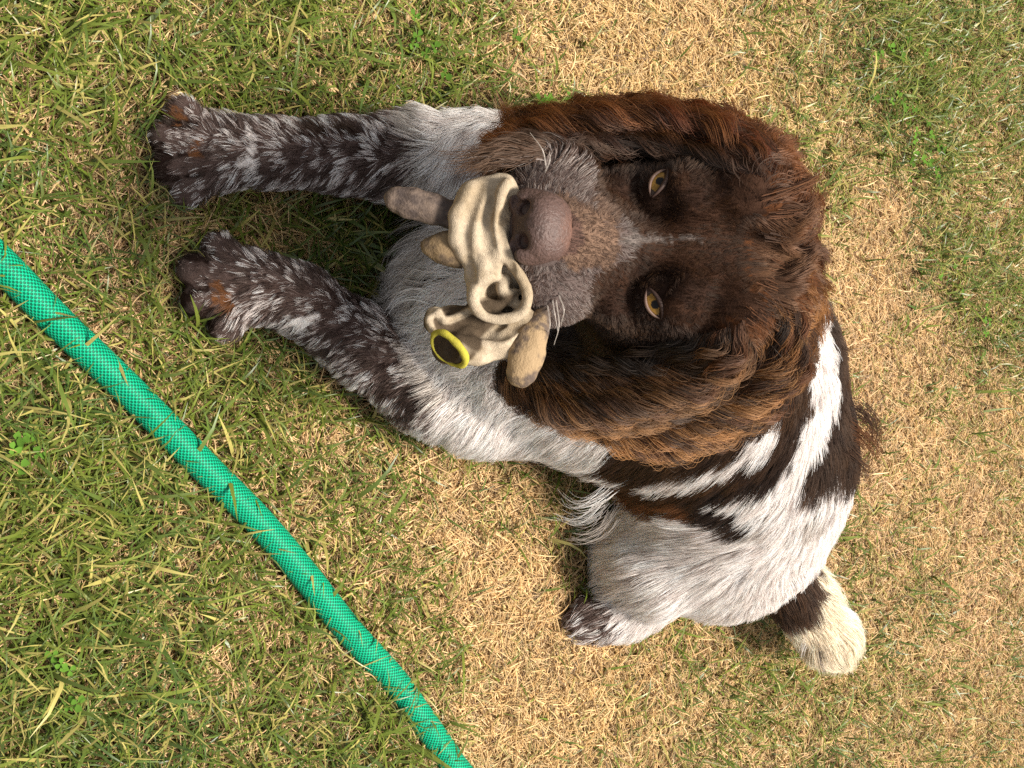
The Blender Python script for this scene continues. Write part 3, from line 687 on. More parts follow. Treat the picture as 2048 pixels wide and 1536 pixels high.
at = t.nodes.new('ShaderNodeAttribute'); at.attribute_name = 'tint'; t.links.new(at.outputs['Color'], b.inputs['Base Color'])
m_lid = mat_plain('eyelid_skin', (.035, .018, .013), .6, .25)
m_lid2 = mat_plain('lower_eyelid_skin', (.12, .07, .05), .5, .3)
for s in (-1, 1):
    c, g, x, u = EYES[s]
    NA, NB = 41, 25; VV = []; CC = []
    pd = eye_dir(s, R(1), R(3.5)); 
    for i in range(NA):
        a = -LIDW + 2 * LIDW * i / (NA - 1)
        for j in range(NB):
            f = j / (NB - 1); bb = lid_dn(a) * 1.12 * (1 - f) + lid_up(a) * 1.12 * f
            d = eye_dir(s, a, bb); VV.append(c + d * EYE_R * 1.03)
            th = math.degrees(math.acos(min(1, d @ pd)))
            z = vnoise(np.array([d]) , 22, 5)[0]
            iris = np.array((.23, .122, .022)) * (.7 + .6 * z)
            if th < 10.5: cc = np.array((.008, .006, .005))
            elif th < 26: cc = iris * (1 - .0 * th)
            elif th < 29: cc = np.array((.04, .022, .012))
            else: cc = np.array((.07, .042, .03))
            CC.append(cc)
    FF = [(i * NB + j, (i + 1) * NB + j, (i + 1) * NB + j + 1, i * NB + j + 1) for i in range(NA - 1) for j in range(NB - 1)]
    e_ = mesh_obj('eye', VV, FF, m_eye, body, cols=np.array(CC))
    up_ = [c + eye_dir(s, a, lid_up(a) + R(2.0)) * EYE_R * 1.12 for a in np.linspace(-LIDW * 1.04, LIDW * 1.04, 25)]
    lo_ = [c + eye_dir(s, a, lid_dn(a) - R(1.5)) * EYE_R * 1.07 for a in np.linspace(-LIDW * 1.04, LIDW * 1.04, 25)]
    prof = np.sin(np.linspace(.12, math.pi - .12, 25)) ** .6
    v_, f_ = tube(up_, .0013 * prof, 8); mesh_obj('eyelid', v_, f_, m_lid, body)['label'] = 'upper eyelid, dark'
    v_, f_ = tube(lo_, .0010 * prof, 8); mesh_obj('eyelid', v_, f_, m_lid2, body)['label'] = 'lower eyelid, pinkish brown rim'

# nose leather
nf = Field(HO + 0.01 * (7.6 * F_ - 1.5 * U_) - .034, HO + 0.01 * (7.6 * F_ - 1.5 * U_) + .034, .0008)
def ne(c, r, k=.004, sub=False): nf.ell(H(*c), np.array(r) * .01, HM, 0, k, sub)
ne((7.8, 0, -1.4), (1.25, 1.85, 1.2), .004); ne((8.0, 0, -.8), (1.0, 1.35, .7), .008)
for s in (-1, 1):
    ne((8.25, s * 1.15, -1.75), (.9, .75, .8), .003)
    nf.cone(H(9.5, s * .78, -1.12), H(8.5, s * .85, -1.4), .0040, .0034, 0, .003, True)
    nf.cone(H(9.0, s * 1.05, -1.8), H(8.2, s * 2.0, -2.1), .0028, .0022, 0, .002, True)
nf.cone(H(9.4, 0, -1.3), H(9.0, 0, -2.9), .0012, .0016, 0, .002, True)
ne((7.25, 0, -.66), (1.25, 1.42, .78), .007)
nv, nq = nf.mesh()
nl = (nv - HO) @ HM.T * 100
ncol = np.tile(np.array((.082, .049, .040)), (len(nv), 1))
wornm = np.clip(1.1 - np.linalg.norm((nl - np.array((6.4, 0, 0))) / np.array((1.5, 1.4, 1.3)), axis=1) + (fbm(nv, 260, 3) - .5), 0, 1)[:, None]
ncol = ncol * (1 - wornm) + np.array((.125, .062, .042)) * wornm
front = np.clip((nl[:, 0] - 8.55) / .6 + (fbm(nv, 300, 8) - .5), 0, 1)[:, None]; ncol = ncol * (1 - front) + np.array((.045, .027, .022)) * front
ncol *= (.75 + .5 * vnoise(nv, 900, 4))[:, None]
m_nose = mat_plain('nose_leather', (.1, .06, .05), .48, .3, attr=True, bump=(700, .7, .0012))
mesh_obj('nose', nv, nq, m_nose, body, cols=ncol)

# whiskers
m_wh = hair_mat('whisker')
wh = [((1092, 335), (1085, 300), (1060, 265)), ((1112, 600), (1118, 650), (1108, 690)), ((1105, 600), (1110, 630), (1116, 665)), ((1118, 590), (1128, 620), (1122, 650)), ((1090, 345), (1100, 320), (1098, 300)), ((1095, 610), (1100, 650), (1092, 670))]
for (a, b2, c2) in wh:
    p, n = hit(*a); 
    hgt = p[2]
    q = spline([p, P(*b2, hgt + .012) , P(*c2, hgt - .004)], 14)
    hair_obj('whisker', q[None], np.linspace(.00034, .00012, 14)[None], np.tile(np.array((.62, .56, .50)), (1, 14, 1)), m_wh, body)

# claws
m_claw = mat_plain('claw_horn', (.10, .088, .080), .45, .4)
for (x, y, dx) in ((330, 224, -1), (298, 275, -1), (302, 334, -1), (341, 384, -1), (400, 497, -1), (352, 540, -1), (360, 604, -1), (414, 654, -1), (1142, 1212, -1), (1130, 1240, -1), (1148, 1266, -1)):
    a = P(x + 22, y, .014); b_ = P(x + 6, y, .011); c_ = P(x - 6, y + 1, .003)
    v_, f_ = tube(spline([a, b_, c_], 7), np.array((.0036, .0036, .0033, .0029, .0023, .0015, .0005)), 8); mesh_obj('claw', v_, f_, m_claw, body)

# ------------------------------------------------------------------ the glove
GO = H(9.2, .1, -4.9)
GO = GO + .014 * nrm(CAMP - GO); GW = nrm(CAMP - GO); GU = nrm(UPV - GW * (UPV @ GW)); GV = np.cross(GW, GU); GV = GV if GV[0] > 0 else -GV
GM = np.stack((GU, GV, GW)); GS = np.linalg.norm(GO - CAMP) / FPX
gpx = pix(GO)[0]
def G(px, py, w): return GO + GS * ((px - gpx[0]) * GU + (py - gpx[1]) * GV + w * GW)      # w towards the viewer, same unit
glove = empty('glove', GO)
tag(glove, 'dirty cream gardening glove with yellow cuff rim, crumpled and held between jaws', 'glove')
def gfield(x0, x1, y0, y1, w0, w1, step=.0009):
    cs = np.array([G(x, y, z) for x in (x0, x1) for y in (y0, y1) for z in (w0, w1)])
    return Field(cs.min(0), cs.max(0), step)
def wall(f, pts, r, w0, w1, k=.0015, sub=False):      # a strip of cloth standing on edge
    for a, b2 in zip(pts[:-1], pts[1:]):
        A, B = G(*a, 0), G(*b2, 0); m = (max(abs(w0), abs(w1)) + r + 8) * GS
        sl, X = f.box(np.minimum(A, B) - m, np.maximum(A, B) + m)
        ab = B - A; q = X - A; ww = q @ GW; qp = q - ww[..., None] * GW
        tt = np.clip((qp @ ab) / (ab @ ab), 0, 1)
        d2 = np.linalg.norm(qp - tt[..., None] * ab, axis=-1); dz = np.maximum(np.maximum(ww - w1 * GS, w0 * GS - ww), 0)
        f.put(np.sqrt(d2 ** 2 + dz ** 2) - r * GS, sl, 0, k, sub)
def gsp(pts, n): return [tuple(q) for q in spline(pts, n)]
def ge(f, x, y, z, rx, ry, rz, rot=0, k=.004, sub=False):
    c, s_ = math.cos(R(rot)), math.sin(R(rot)); M = np.stack((GU * c + GV * s_, -GU * s_ + GV * c, GW))
    f.ell(G(x, y, z), np.array((rx, ry, rz)) * GS, M, 0, k, sub)
gf = gfield(820, 1120, 330, 760, -110, 90)
ge(gf, 960, 415, -14, 52, 62, 34, 20); ge(gf, 948, 480, -8, 48, 55, 36); ge(gf, 962, 545, -12, 34, 52, 32, 0)
ge(gf, 1010, 480, -40, 50, 120, 40); ge(gf, 1000, 380, -25, 34, 34, 24)
gf.chain([(G(1002, 455, 6), 11 * GS), (G(992, 510, 12), 13 * GS), (G(988, 552, 6), 12 * GS)], 0, .003)
gf.chain([(G(972, 500, 16), 7 * GS), (G(964, 545, 20), 9 * GS), (G(950, 600, 12), 9 * GS)], 0, .004)
gf.chain([(G(940, 380, 4), 9 * GS), (G(912, 430, 6), 9 * GS), (G(908, 480, 8), 8 * GS)], 0, .006)
ge(gf, 1000, 592, 8, 35, 31, 40, 0, .003, True)      # hollow of the rolled edge
wall(gf, gsp([(1012,366),(998,400),(991,440),(1002,482),(1018,520),(1042,556),(1054,590),(1044,622),(1010,636),(972,632),(950,612),(945,586),(956,560),(984,551)], 34), 7.0, -60, 24, .003)
ge(gf, 990, 600, -42, 46, 42, 16); wall(gf, gsp([(1040,612),(1015,600),(992,612),(968,604)], 12), 6.0, -60, -2, .003); wall(gf, gsp([(1030,585),(1012,590),(1002,575),(1012,556)], 12), 5.5, -60, 2, .003); ge(gf, 1004, 572, -44, 9, 18, 16, 20, .002)
# cuff sleeve: tapering shell towards the yellow rim, and the folded dirty side
gf.chain([(G(1062, 640, -18), 18 * GS), (G(1010, 690, -14), 26 * GS), (G(955, 702, -8), 27 * GS), (G(915, 697, 2), 30 * GS)], 0, .004)
ge(gf, 930, 655, -30, 66, 40, 22, 25); ge(gf, 868, 640, -18, 22, 28, 18, 0); ge(gf, 985, 655, -44, 50, 34, 16, 0)
gf.chain([(G(864, 662, -2), 7 * GS), (G(858, 636, 2), 8 * GS), (G(876, 622, 2), 7 * GS), (G(888, 640, -2), 7 * GS), (G(915, 632, -8), 8 * GS), (G(955, 612, -10), 8 * GS)], 0, .002)
ge(gf, 893, 697, 20, 25, 29, 30, 0, .002, True); ge(gf, 893, 697, -26, 32, 34, 14, 0, .003)
# creases pressed into the cloth
for cr in ([(962,372),(938,430),(930,490),(944,560)], [(985,400),(968,450),(972,500)], [(1002,430),(1008,500),(1022,540)], [(1040,650),(1000,668),(960,668)], [(1065,660),(1020,700),(975,716)], [(905,655),(935,640),(960,650)]):
    cc_ = spline([G(x, y, 0) for x, y in cr], 12); ds = []
    for p in cc_:
        t_ = 90 * GS; 
        while t_ > -70 * GS and gf.sample((p + GW * t_)[None])[0] > 0: t_ -= .0006
        ds.append(p + GW * (t_ + .0008))
    gf.chain([(p, .0001) for p in ds], 0, .0001) if False else [gf.cone(a_, b_, .0013, .0013, 0, .0030, True) for a_, b_ in zip(ds[:-1], ds[1:])]
# shallow wrinkles in the cloth
sl, X = gf.box(gf.lo, gf.lo + gf.step * gf.n)
gf.d[sl] += ((fbm(X, 55, 91) - .5) * .0012 + (fbm(X, 160, 92) - .5) * .0010).astype(np.float32)
gv, gq = gf.mesh(); gl = np.stack(((gv - GO) @ GU / GS + gpx[0], (gv - GO) @ GV / GS + gpx[1], (gv - GO) @ GW / GS), 1)
gc = np.tile(np.array((.39, .315, .225)), (len(gv), 1))
def gmix(mask, col): 
    global gc; gc = gc * (1 - mask[:, None]) + np.array(col) * mask[:, None]
nz = fbm(gv, 140, 95) - .5
sx, sy = gl[:, 0], gl[:, 1]
brn = np.clip((1003 - (sy - 635) * .75 - sx + nz * 26) / 10, 0, 1) * np.clip((sy - 606 + (sx - 900) * .22) / 10, 0, 1) * np.clip((30 - gl[:, 2]) / 6, 0, 1)
ed = spline([(864, 664), (858, 636), (874, 622), (888, 640), (915, 633), (955, 612)], 60)
near_e = np.sqrt(((gl[:, None, :2] - ed[None]) ** 2).sum(-1)).min(1)
brn = brn * np.clip((near_e - 6) / 4, 0, 1)
hole = np.clip(1.3 - np.linalg.norm((gl[:, :2] - np.array((998, 592))) / np.array((42, 34)), axis=1), 0, 1) * np.clip((-6 - gl[:, 2]) / 14, 0, 1)  # cloth deep in the rolled edge gets darker, its shade painted in
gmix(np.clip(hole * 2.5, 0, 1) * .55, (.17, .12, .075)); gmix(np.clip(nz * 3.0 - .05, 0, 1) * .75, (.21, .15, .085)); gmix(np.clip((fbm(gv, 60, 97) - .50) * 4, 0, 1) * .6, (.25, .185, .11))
inner = np.clip(1.2 - np.linalg.norm((gl[:, :2] - np.array((895, 697))) / np.array((28, 32)), axis=1), 0, 1) * np.clip((14 - gl[:, 2]) / 10, 0, 1); gmix(np.clip(inner * 4, 0, 1) * .9, (.06, .042, .012))  # cuff opening darkened with depth, shade put into the cloth colour
gmix(brn * .97, (.062, .043, .027))
gc *= (.80 + .4 * vnoise(gv * np.array((1, 1, .25)), 1500, 5))[:, None]
m_cloth = mat_plain('glove_cloth', (.6, .5, .36), .92, .1, attr=True, bump=(2200, .7, .0009))
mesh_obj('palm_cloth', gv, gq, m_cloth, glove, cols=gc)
# yellow rim
th = np.linspace(0, 2 * math.pi, 41)[:-1]
cen = np.array((895, 697)); rp = []
for a in th:
    wb = 1 + .07 * math.sin(2 * a + .6) + .05 * math.sin(3 * a); u_, v_ = 40 * math.cos(a) * wb, 25 * math.sin(a) * wb
    rp.append(G(cen[0] + u_ * .62 + v_ * .78, cen[1] + u_ * .78 - v_ * .62, 14 + v_ * .9))
rp.append(rp[0]); rr_ = (5.2 + 3.4 * np.clip(np.sin(np.append(th, 0)), -.8, 1) + 1.3 * np.sin(5 * np.append(th, 0) + 1) * np.cos(3 * np.append(th, 0))) * GS
v_, f_ = tube(rp, rr_, 12, False)
mesh_obj('cuff_rim', v_, f_, mat_plain('yellow_binding', (.42, .37, .04), .8, .15, noise=(220, .25, (.22, .19, .03)), bump=(1500, .4, .0006)), glove)
# dipped fingers
m_fing = mat_plain('glove_finger', (.2, .14, .1), .75, .25, attr=True, bump=(900, .5, .0012))
def finger(pts, ca, cb, lab, flat=.75, k=.004):
    xs = [p[0] for p in pts]; ys = [p[1] for p in pts]
    f = gfield(min(xs) - 60, max(xs) + 60, min(ys) - 60, max(ys) + 60, -110, 70)
    f.chain([(G(x, y, w_), r_ * GS) for (x, y, w_, r_) in pts], 0, k)
    sl, X = f.box(f.lo, f.lo + f.step * f.n); f.d[sl] += ((fbm(X, 90, 33) - .5) * .003 + (fbm(X, 260, 34) - .5) * .0012).astype(np.float32)
    v, q = f.mesh(); z = fbm(v, 110, 36) + (fbm(v, 420, 37) - .5) * .5
    ax = np.array([G(x, y, w_) for (x, y, w_, _) in pts]); 
    m = np.clip((z - .5) * 4 + .5, 0, 1)[:, None]
    c = np.array(ca) * (1 - m) + np.array(cb) * m
    mid_ = np.array([G(x, y, w_) for (x, y, w_, _) in pts]).mean(0); hh = (v - mid_) @ GW; v = v - (hh * .42)[:, None] * GW      # pressed flat
    o = mesh_obj('finger', v, q, m_fing, glove, cols=c); o['label'] = lab
finger([(795,400,-30,26),(825,408,-28,30),(865,420,-26,29),(905,430,-28,26),(940,440,-40,22)], (.055,.040,.034), (.135,.098,.075), 'long finger with dark brown dirty tip')
finger([(858,492,-18,20),(884,495,-14,29),(915,499,-16,32),(950,505,-34,28)], (.07,.048,.03), (.17,.115,.06), 'short brown fingertip')
finger([(1042,744,2,31),(1050,712,2,33),(1062,680,-4,29),(1076,650,-12,22),(1088,628,-20,14)], (.085,.06,.045), (.27,.185,.10), 'tan finger with worn brown tip')

# ------------------------------------------------------------------ garden hose
HR_ = .0102
hp = [(-260,265),(-130,400),(5,530),(112,640),(234,757),(320,843),(407,932),(517,1042),(615,1157),(695,1258),(789,1362),(832,1422),(880,1490),(932,1560),(1080,1720),(1230,1900)]
hz = [.011,.011,.0115,.012,.0125,.0125,.012,.011,.0115,.010,.006,.007,.0055,.006,.007,.008]
hc = spline([P(x, y, z) for (x, y), z in zip(hp, hz)], 220)
hv, hf = tube(hc, HR_, 28)
hl = np.concatenate(([0], np.cumsum(np.linalg.norm(np.diff(hc, axis=0), axis=1))))
m_hose = bpy.data.materials.new('hose_jacket'); m_hose.use_nodes = True; t = m_hose.node_tree; b = t.nodes['Principled BSDF']
b.inputs['Roughness'].default_value = .5; b.inputs['Specular IOR Level'].default_value = .15
me = bpy.data.meshes.new('garden_hose'); me.from_pydata([tuple(v) for v in hv], [], hf)
uvl = me.uv_layers.new(name='UVMap'); SEG = 28
for pl in me.polygons:
    for li, vi in zip(pl.loop_indices, pl.vertices):
        i, j = divmod(vi, SEG); jj = j
        if pl.index < (len(hc) - 1) * SEG and j == 0 and (pl.index % SEG) == SEG - 1: jj = SEG
        uvl.data[li].uv = (hl[i] / .0030, jj / SEG * 21)
    pl.use_smooth = len(pl.vertices) == 4
# knitted jacket: hexagonal net of light threads over a darker tube
uvn = t.nodes.new('ShaderNodeUVMap'); uvn.uv_map = 'UVMap'
sp = t.nodes.new('ShaderNodeSeparateXYZ'); t.links.new(uvn.outputs[0], sp.inputs[0])
def mth(op, a, b_=None, c_=None):
    n = t.nodes.new('ShaderNodeMath'); n.operation = op
    for i, v in enumerate((a, b_, c_)):
        if v is None: continue
        if isinstance(v, (int, float)): n.inputs[i].default_value = v
        else: t.links.new(v, n.inputs[i])
    return n.outputs[0]
def bumpcell(ux, vy):
    fx = mth('SUBTRACT', mth('FRACT', ux), .5); fy = mth('SUBTRACT', mth('FRACT', vy), .5)
    return mth('ADD', mth('MULTIPLY', mth('MULTIPLY', fx, fx), 1.0), mth('MULTIPLY', mth('MULTIPLY', fy, fy), 1.4))
d1 = bumpcell(sp.outputs[0], sp.outputs[1]); d2 = bumpcell(mth('ADD', sp.outputs[0], .5), mth('ADD', sp.outputs[1], .5))
dm = mth('MINIMUM', d1, d2)
thr = t.nodes.new('ShaderNodeMapRange'); thr.interpolation_type = 'SMOOTHSTEP'; thr.inputs[1].default_value = .045; thr.inputs[2].default_value = .13
t.links.new(dm, thr.inputs[0])
mx = t.nodes.new('ShaderNodeMix'); mx.data_type = 'RGBA'; t.links.new(thr.outputs[0], mx.inputs['Factor'])
mx.inputs['A'].default_value = (.001, .095, .048, 1); mx.inputs['B'].default_value = (.003, .36, .185, 1)
nz_ = t.nodes.new('ShaderNodeTexNoise'); nz_.inputs['Scale'].default_value = 60
tc_ = t.nodes.new('ShaderNodeTexCoord'); t.links.new(tc_.outputs['Object'], nz_.inputs['Vector'])
mx2 = t.nodes.new('ShaderNodeMix'); mx2.data_type = 'RGBA'; mx2.blend_type = 'MULTIPLY'
rp_ = t.nodes.new('ShaderNodeValToRGB'); rp_.color_ramp.elements[0].color = (.7, .75, .75, 1); rp_.color_ramp.elements[1].color = (1, 1, 1, 1); t.links.new(nz_.outputs[0], rp_.inputs[0])
mx2.inputs['Factor'].default_value = .8; t.links.new(mx.outputs['Result'], mx2.inputs['A']); t.links.new(rp_.outputs[0], mx2.inputs['B'])
t.links.new(mx2.outputs['Result'], b.inputs['Base Color'])
bp = t.nodes.new('ShaderNodeBump'); bp.inputs['Strength'].default_value = .8; bp.inputs['Distance'].default_value = .0006
t.links.new(thr.outputs[0], bp.inputs['Height']); t.links.new(bp.outputs[0], b.inputs['Normal'])
me.materials.append(m_hose); hose = bpy.data.objects.new('garden_hose', me); COL.objects.link(hose)
tag(hose, 'green knitted garden hose lying diagonally across the lawn beside the dog', 'hose')

# ------------------------------------------------------------------ lawn
GREEN = [(100,100,.75),(300,80,.6),(500,130,.65),(700,100,.55),(900,80,.6),(1000,130,.4),(1100,60,.15),(1250,80,.03),(1400,120,.08),(1500,60,.25),(1650,60,.45),(1800,100,.75),(1950,60,.6),(2000,200,.5),(1700,200,.5),(1850,250,.7),(1650,300,.4),(1800,320,.6),(1950,400,.4),(1750,430,.12),(1900,560,.6),(1980,640,.55),(1720,600,.08),(1850,700,.2),(1980,850,.25),(1800,850,.15),(1900,1000,.2),(1950,1200,.2),(1800,1200,.3),(1850,1400,.3),(2000,1480,.25),(1650,1400,.4),(1500,1350,.4),(1350,1330,.3),(1250,1420,.25),(1150,1350,.05),(1000,1400,.05),(950,1250,.06),(1000,1150,.1),(900,1050,.2),(1000,980,.22),(1150,1080,.35),(800,1050,.3),(830,1250,.45),(700,1100,.35),(700,950,.32),(600,1000,.28),(550,850,.4),(650,750,.5),(400,720,.7),(350,800,.5),(250,600,.45),(300,450,.4),(200,400,.45),(100,420,.55),(60,350,.7),(50,500,.5),(150,250,.5),(250,330,.5),(600,430,.55),(700,480,.85),(720,560,.75),(560,480,.35),(100,800,.65),(250,950,.75),(100,1050,.7),(350,1100,.5),(500,1200,.5),(150,1250,.7),(300,1350,.55),(400,1320,.4),(80,1400,.8),(250,1480,.65),(450,1480,.5),(600,1350,.55),(700,1450,.65),(800,1500,.65),(550,1300,.45),(60,1520,.8),(1180,1100,.5),(1100,1250,.12),(1300,1350,.3)]
gp = np.array([P(x, y, 0)[:2] for x, y, _ in GREEN]); gg = np.array([v + (.14 if x < 720 and y > 780 else .05 if x < 720 else 0) for x, y, v in GREEN])
def green_at(xy):
    q3 = np.concatenate((xy, np.zeros((len(xy), 1))), 1)
    q = xy + (np.stack((fbm(q3, 28, 81), fbm(q3, 28, 85)), 1) - .5) * .05
    d = np.linalg.norm(q[:, None] - gp[None], axis=-1); wg = 1 / (d + .012) ** 3.5
    g = (wg * gg).sum(1) / wg.sum(1); g = .47 + (g - .44) * 1.35
    return np.clip(g + (fbm(q3, 45, 88) - .5) * .55 + (fbm(q3, 130, 89) - .5) * .35, 0, 1)
def lawn_roots(n, seed, far=False):
    r = np.random.default_rng(seed); out = []
    tot = 0
    while tot < n:
        if far: xy = np.stack((r.uniform(-1.35, 1.35, n), r.uniform(-.5, 2.6, n)), 1); k = ~((np.abs(xy[:, 0]) < .62) & (xy[:, 1] > .10) & (xy[:, 1] < 1.55))
        else:
            xy = np.stack((r.uniform(-.64, .64, 2 * n), r.uniform(.08, 1.57, 2 * n)), 1)
            z = FWD[1] * xy[:, 1] - FWD[2] * CAM_H
            px = pix(np.concatenate((xy, np.zeros((len(xy), 1))), 1))
            inside = (px[:, 0] > -160) & (px[:, 0] < 2250) & (px[:, 1] > -190) & (px[:, 1] < 1730)
            k = inside | (r.random(len(xy)) < .25)
            # thinner where it recedes: blades cover the soil all the same
        out.append(xy[k]); tot += k.sum()
    xy = np.concatenate(out)[:n]; n = len(xy); q = np.concatenate((xy, np.full((n, 1), .012)), 1)
    free = (fld.sample(q) > .001) & (fld.sample(q + np.array((0, 0, .02))) > -.002)
    hd = KDTree(len(hc))
    for i, p in enumerate(hc): hd.insert((p[0], p[1], 0), i)
    hd.balance()
    near = (np.abs(xy[:, 0]) < 1.0)
    dist = np.array([hd.find((x, y, 0))[2] for x, y in xy.tolist()])
    return xy[free & (dist > HR_ * .80)]
def bend(p, dist_field=True):
    return p
def blades(n, seed, far, kind):
    r = np.random.default_rng(seed); xy = lawn_roots(n, seed, far); g = green_at(xy) if not far else np.clip(.4 + (fbm(np.concatenate((xy, xy[:, :1] * 0), 1), 6, 3) - .5) * 1.4, 0, 1)
    u = r.random(len(xy))
    if kind == 'green': k = u < np.clip(g * 1.0 - .06, .015, 1)
    else: k = u < np.clip(1.12 - .72 * g, .15, 1)
    return xy[k], g[k], r
def arc(xy, L, lean0, lean1, az, npt, r, curl=0.0):
    n = len(xy); q = np.concatenate((xy, np.full((n, 1), -.002)), 1); pts = [q]
    for k in range(1, npt):
        s = (k - .5) / (npt - 1); th = lean0 + (lean1 - lean0) * s; a = az + curl * s
        d = np.stack((np.cos(a) * np.sin(th), np.sin(a) * np.sin(th), np.cos(th)), 1)
        q = q + d * (L / (npt - 1))[:, None]; q[:, 2] = np.maximum(q[:, 2], .0015 + .003 * r.random(n) * (k > 1)); 
        d0 = fld.sample(q); pen = np.clip(.002 - d0, 0, .03)
        if (pen > 0).any():
            m = pen > 0; gq_ = fld.grad(q[m]); q[m] += gq_ * pen[m][:, None]
        pts.append(q)
    return np.stack(pts, 1)
m_grass = bpy.data.materials.new('grass_blade'); m_grass.use_nodes = True; t = m_grass.node_tree; t.nodes.remove(t.nodes['Principled BSDF'])
at = t.nodes.new('ShaderNodeAttribute'); at.attribute_name = 'tint'
d_ = t.nodes.new('ShaderNodeBsdfDiffuse'); tr = t.nodes.new('ShaderNodeBsdfTranslucent'); gl_ = t.nodes.new('ShaderNodeBsdfGlossy'); gl_.inputs['Roughness'].default_value = .38
m1 = t.nodes.new('ShaderNodeMixShader'); m1.inputs[0].default_value = .25; m2 = t.nodes.new('ShaderNodeMixShader'); m2.inputs[0].default_value = .035
t.links.new(at.outputs['Color'], d_.inputs['Color']); t.links.new(at.outputs['Color'], tr.inputs['Color'])
t.links.new(d_.outputs[0], m1.inputs[1]); t.links.new(tr.outputs[0], m1.inputs[2]); t.links.new(m1.outputs[0], m2.inputs[1]); t.links.new(gl_.outputs[0], m2.inputs[2]); t.links.new(m2.outputs[0], t.nodes['Material Output'].inputs[0])

def green_mesh(name, n, seed, far, label):
    xy, g, r = blades(n, seed, far, 'green'); n = len(xy)
    L = r.uniform(.011, .034, n) * (1.0 + .35 * g); W = r.uniform(.0009, .0023, n)
    big = r.random(n) < .035; W[big] *= 1.7; L[big] *= 1.5
    if far: L *= 1.2; W *= 1.4
    az = r.uniform(0, 6.283, n) + (fbm(np.concatenate((xy, xy[:, :1] * 0), 1), 14, 55) - .5) * 5
    pts = arc(xy, L, r.uniform(.15, .9, n), r.uniform(.9, 1.75, n), az, 5, r, r.normal(0, .5, n))
    side = np.stack((-np.sin(az), np.cos(az), r.normal(0, .35, n)), 1); side = nrm(side)
    wd = np.array((.8, 1.0, .9, .6, .06))[None, :, None] * W[:, None, None] * .5 * side[:, None]
    a, b_ = pts - wd, pts + wd
    VV = np.stack((a, b_), 2).reshape(n, 10, 3).reshape(-1, 3)
    base = (np.arange(n) * 10)[:, None, None]; qd = np.array([(2 * i, 2 * i + 1, 2 * i + 3, 2 * i + 2) for i in range(4)])[None]
    FF = (base + qd).reshape(-1, 4)
    hue = vnoise(np.concatenate((xy, xy[:, :1] * 0), 1), 22, 61)[:, None]
    c1, c2, c3 = np.array((.080, .125, .014)), np.array((.175, .210, .032)), np.array((.050, .105, .022))
    u = r.random((n, 1)); c = c1 * (1 - u) + c2 * u; cold = np.clip(hue * 1.6 - .7, 0, 1) * (r.random((n, 1)) < .75); c = c * (1 - cold) + c3 * cold
    yel = (r.random(n) < .20)[:, None]; c = np.where(yel, np.array((.36, .31, .09)), c) * r.uniform(.65, 1.2, (n, 1))
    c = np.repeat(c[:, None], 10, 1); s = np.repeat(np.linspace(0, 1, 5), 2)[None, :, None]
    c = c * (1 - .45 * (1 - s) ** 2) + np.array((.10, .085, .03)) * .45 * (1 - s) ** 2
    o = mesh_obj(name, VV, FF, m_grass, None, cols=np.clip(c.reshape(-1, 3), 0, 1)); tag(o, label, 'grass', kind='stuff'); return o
def straw(name, n, seed, far, label):
    xy, g, r = blades(n, seed, far, 'straw'); n = len(xy)
    L = r.uniform(.010, .036, n); 
    if far: L *= 1.4
    az = r.uniform(0, 6.283, n)
    pts = arc(xy, L, r.uniform(.8, 1.55, n), r.uniform(1.2, 2.2, n), az, 6, r, r.normal(0, 1.0, n))
    rad = r.uniform(.00025, .00062, n); bigs = r.random(n) < .05; rad[bigs] *= 1.6
    if far: rad *= 1.8
    rad = rad[:, None] * np.array((1, 1, .95, .85, .65, .3))[None]
    q3 = np.concatenate((xy, xy[:, :1] * 0), 1); pk = np.clip(vnoise(q3, 9, 63) * 1.4 - .3, 0, 1)[:, None]
    u = r.random((n, 1)); c = np.array((.54, .335, .125)) * (1 - u) + np.array((.84, .61, .30)) * u
    c = c * (1 - pk * .5) + np.array((.74, .48, .29)) * pk * .5
    brown = r.random(n) < .20; c = np.where(brown[:, None], np.array((.20, .115, .045)), c)
    olive = r.random(n) < .10 + .25 * g; c = np.where((olive & ~brown)[:, None], np.array((.34, .29, .10)), c)
    c = c * r.uniform(.55, 1.15, (n, 1))
    o = hair_obj(name, pts, rad, np.repeat(c[:, None], 6, 1), m_grass); tag(o, label, 'grass', kind='stuff'); return o
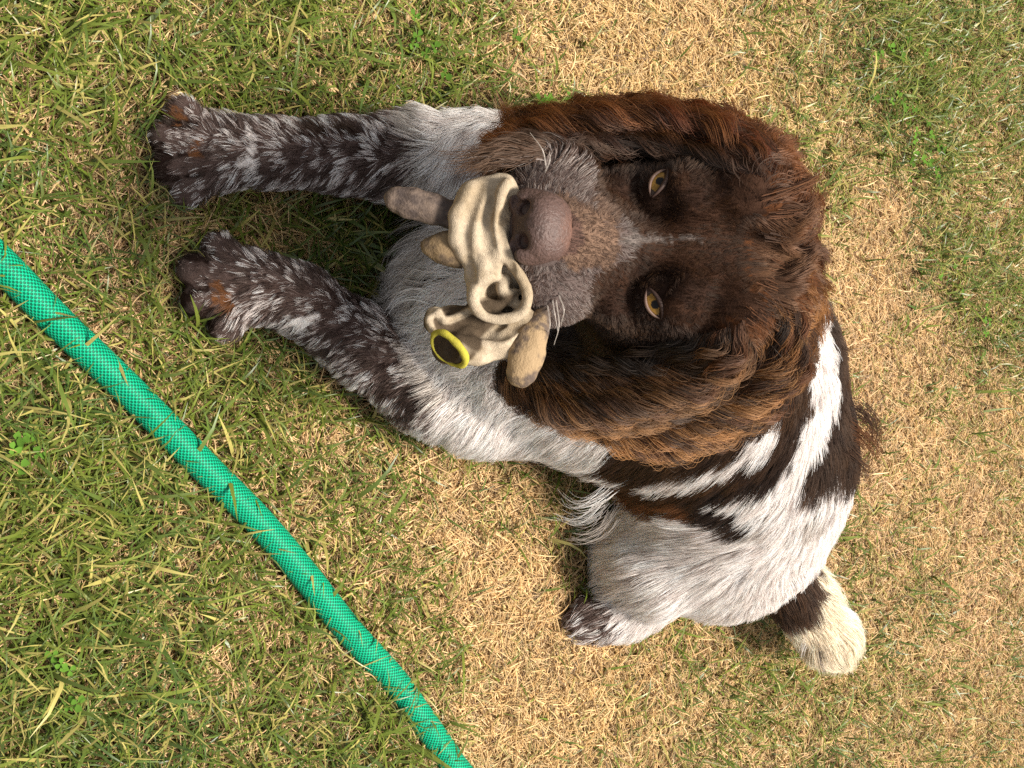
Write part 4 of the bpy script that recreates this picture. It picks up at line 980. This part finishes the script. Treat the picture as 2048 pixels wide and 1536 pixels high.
def clover(name, label):
    r = np.random.default_rng(31); VV, FF, CC = [], [], []
    spots = [(1800,95),(1830,290),(1790,180),(1905,545),(1985,640),(1095,165),(838,78),(1820,120),(60,900),(120,1370),(1850,320)]
    for (x, y) in spots:
        for k in range(int(r.integers(4, 9))):
            c = P(x + r.normal(0, 26), y + r.normal(0, 26), .012 + r.random() * .012)
            if fld.sample(c[None])[0] < .006: continue
            az = r.uniform(0, 6.28); tone = np.array((.06, .125, .016)) * r.uniform(.7, 1.3)
            for j in range(3):
                a = az + j * 2.094; d = np.array((math.cos(a), math.sin(a), r.normal(.15, .15))); s_ = np.array((-math.sin(a), math.cos(a), r.normal(0, .2))); L = r.uniform(.0035, .0065); i0 = len(VV)
                VV += [c, c + d * L * .45 + s_ * L * .38, c + d * L * .85 + s_ * L * .36, c + d * L * .9, c + d * L * .85 - s_ * L * .36, c + d * L * .45 - s_ * L * .38 , c + d * L * .5 + np.array((0, 0, -.0008))]
                FF += [(i0, i0 + 6, i0 + 1), (i0 + 1, i0 + 6, i0 + 2), (i0 + 2, i0 + 6, i0 + 3), (i0 + 3, i0 + 6, i0 + 4), (i0 + 4, i0 + 6, i0 + 5), (i0 + 5, i0 + 6, i0)]
                CC += [tone] * 7
    o = mesh_obj(name, VV, FF, mat_plain('clover_leaf', (.06, .12, .02), .9, .05, attr=True), None, cols=np.array(CC)); tag(o, label, 'clover', kind='stuff')
clover('clover', 'small dark green clover leaves scattered in the grass')
green_mesh('green_grass', int(150000 * DENS), 21, False, 'short green grass blades growing in patches through the lawn')
straw('dry_grass', int(400000 * DENS), 22, False, 'dry straw coloured grass lying matted across the lawn')
green_mesh('green_grass', int(60000 * DENS), 23, True, 'green grass blades of the surrounding lawn')
straw('dry_grass', int(130000 * DENS), 24, True, 'dry straw coloured grass of the surrounding lawn')
# soil sheet
m_soil = mat_plain('soil', (.055, .036, .015), .95, .1, noise=(55, .12, (.15, .10, .04)), bump=(240, .6, .004))
n_ = 60; gx = np.concatenate((np.linspace(-60, -3, 8), np.linspace(-2.5, 2.5, 40), np.linspace(3, 60, 8))); gy = np.concatenate((np.linspace(-60, -1.5, 8), np.linspace(-1, 4.5, 40), np.linspace(5, 60, 8)))
GX, GY = np.meshgrid(gx, gy, indexing='ij'); q3 = np.stack((GX, GY, GX * 0), -1); far_ = np.clip(1 - np.hypot(GX, GY - .8) / 1.5, 0, 1)
GZ = (fbm(q3, 3, 70) - .6) * .006 - .002
VV = np.stack((GX, GY, GZ), -1).reshape(-1, 3); m_ = len(gy)
FF = [(i * m_ + j, (i + 1) * m_ + j, (i + 1) * m_ + j + 1, i * m_ + j + 1) for i in range(len(gx) - 1) for j in range(m_ - 1)]
ground = mesh_obj('ground', VV, FF, m_soil); tag(ground, kind='structure')
print('all done', time.time() - T0)
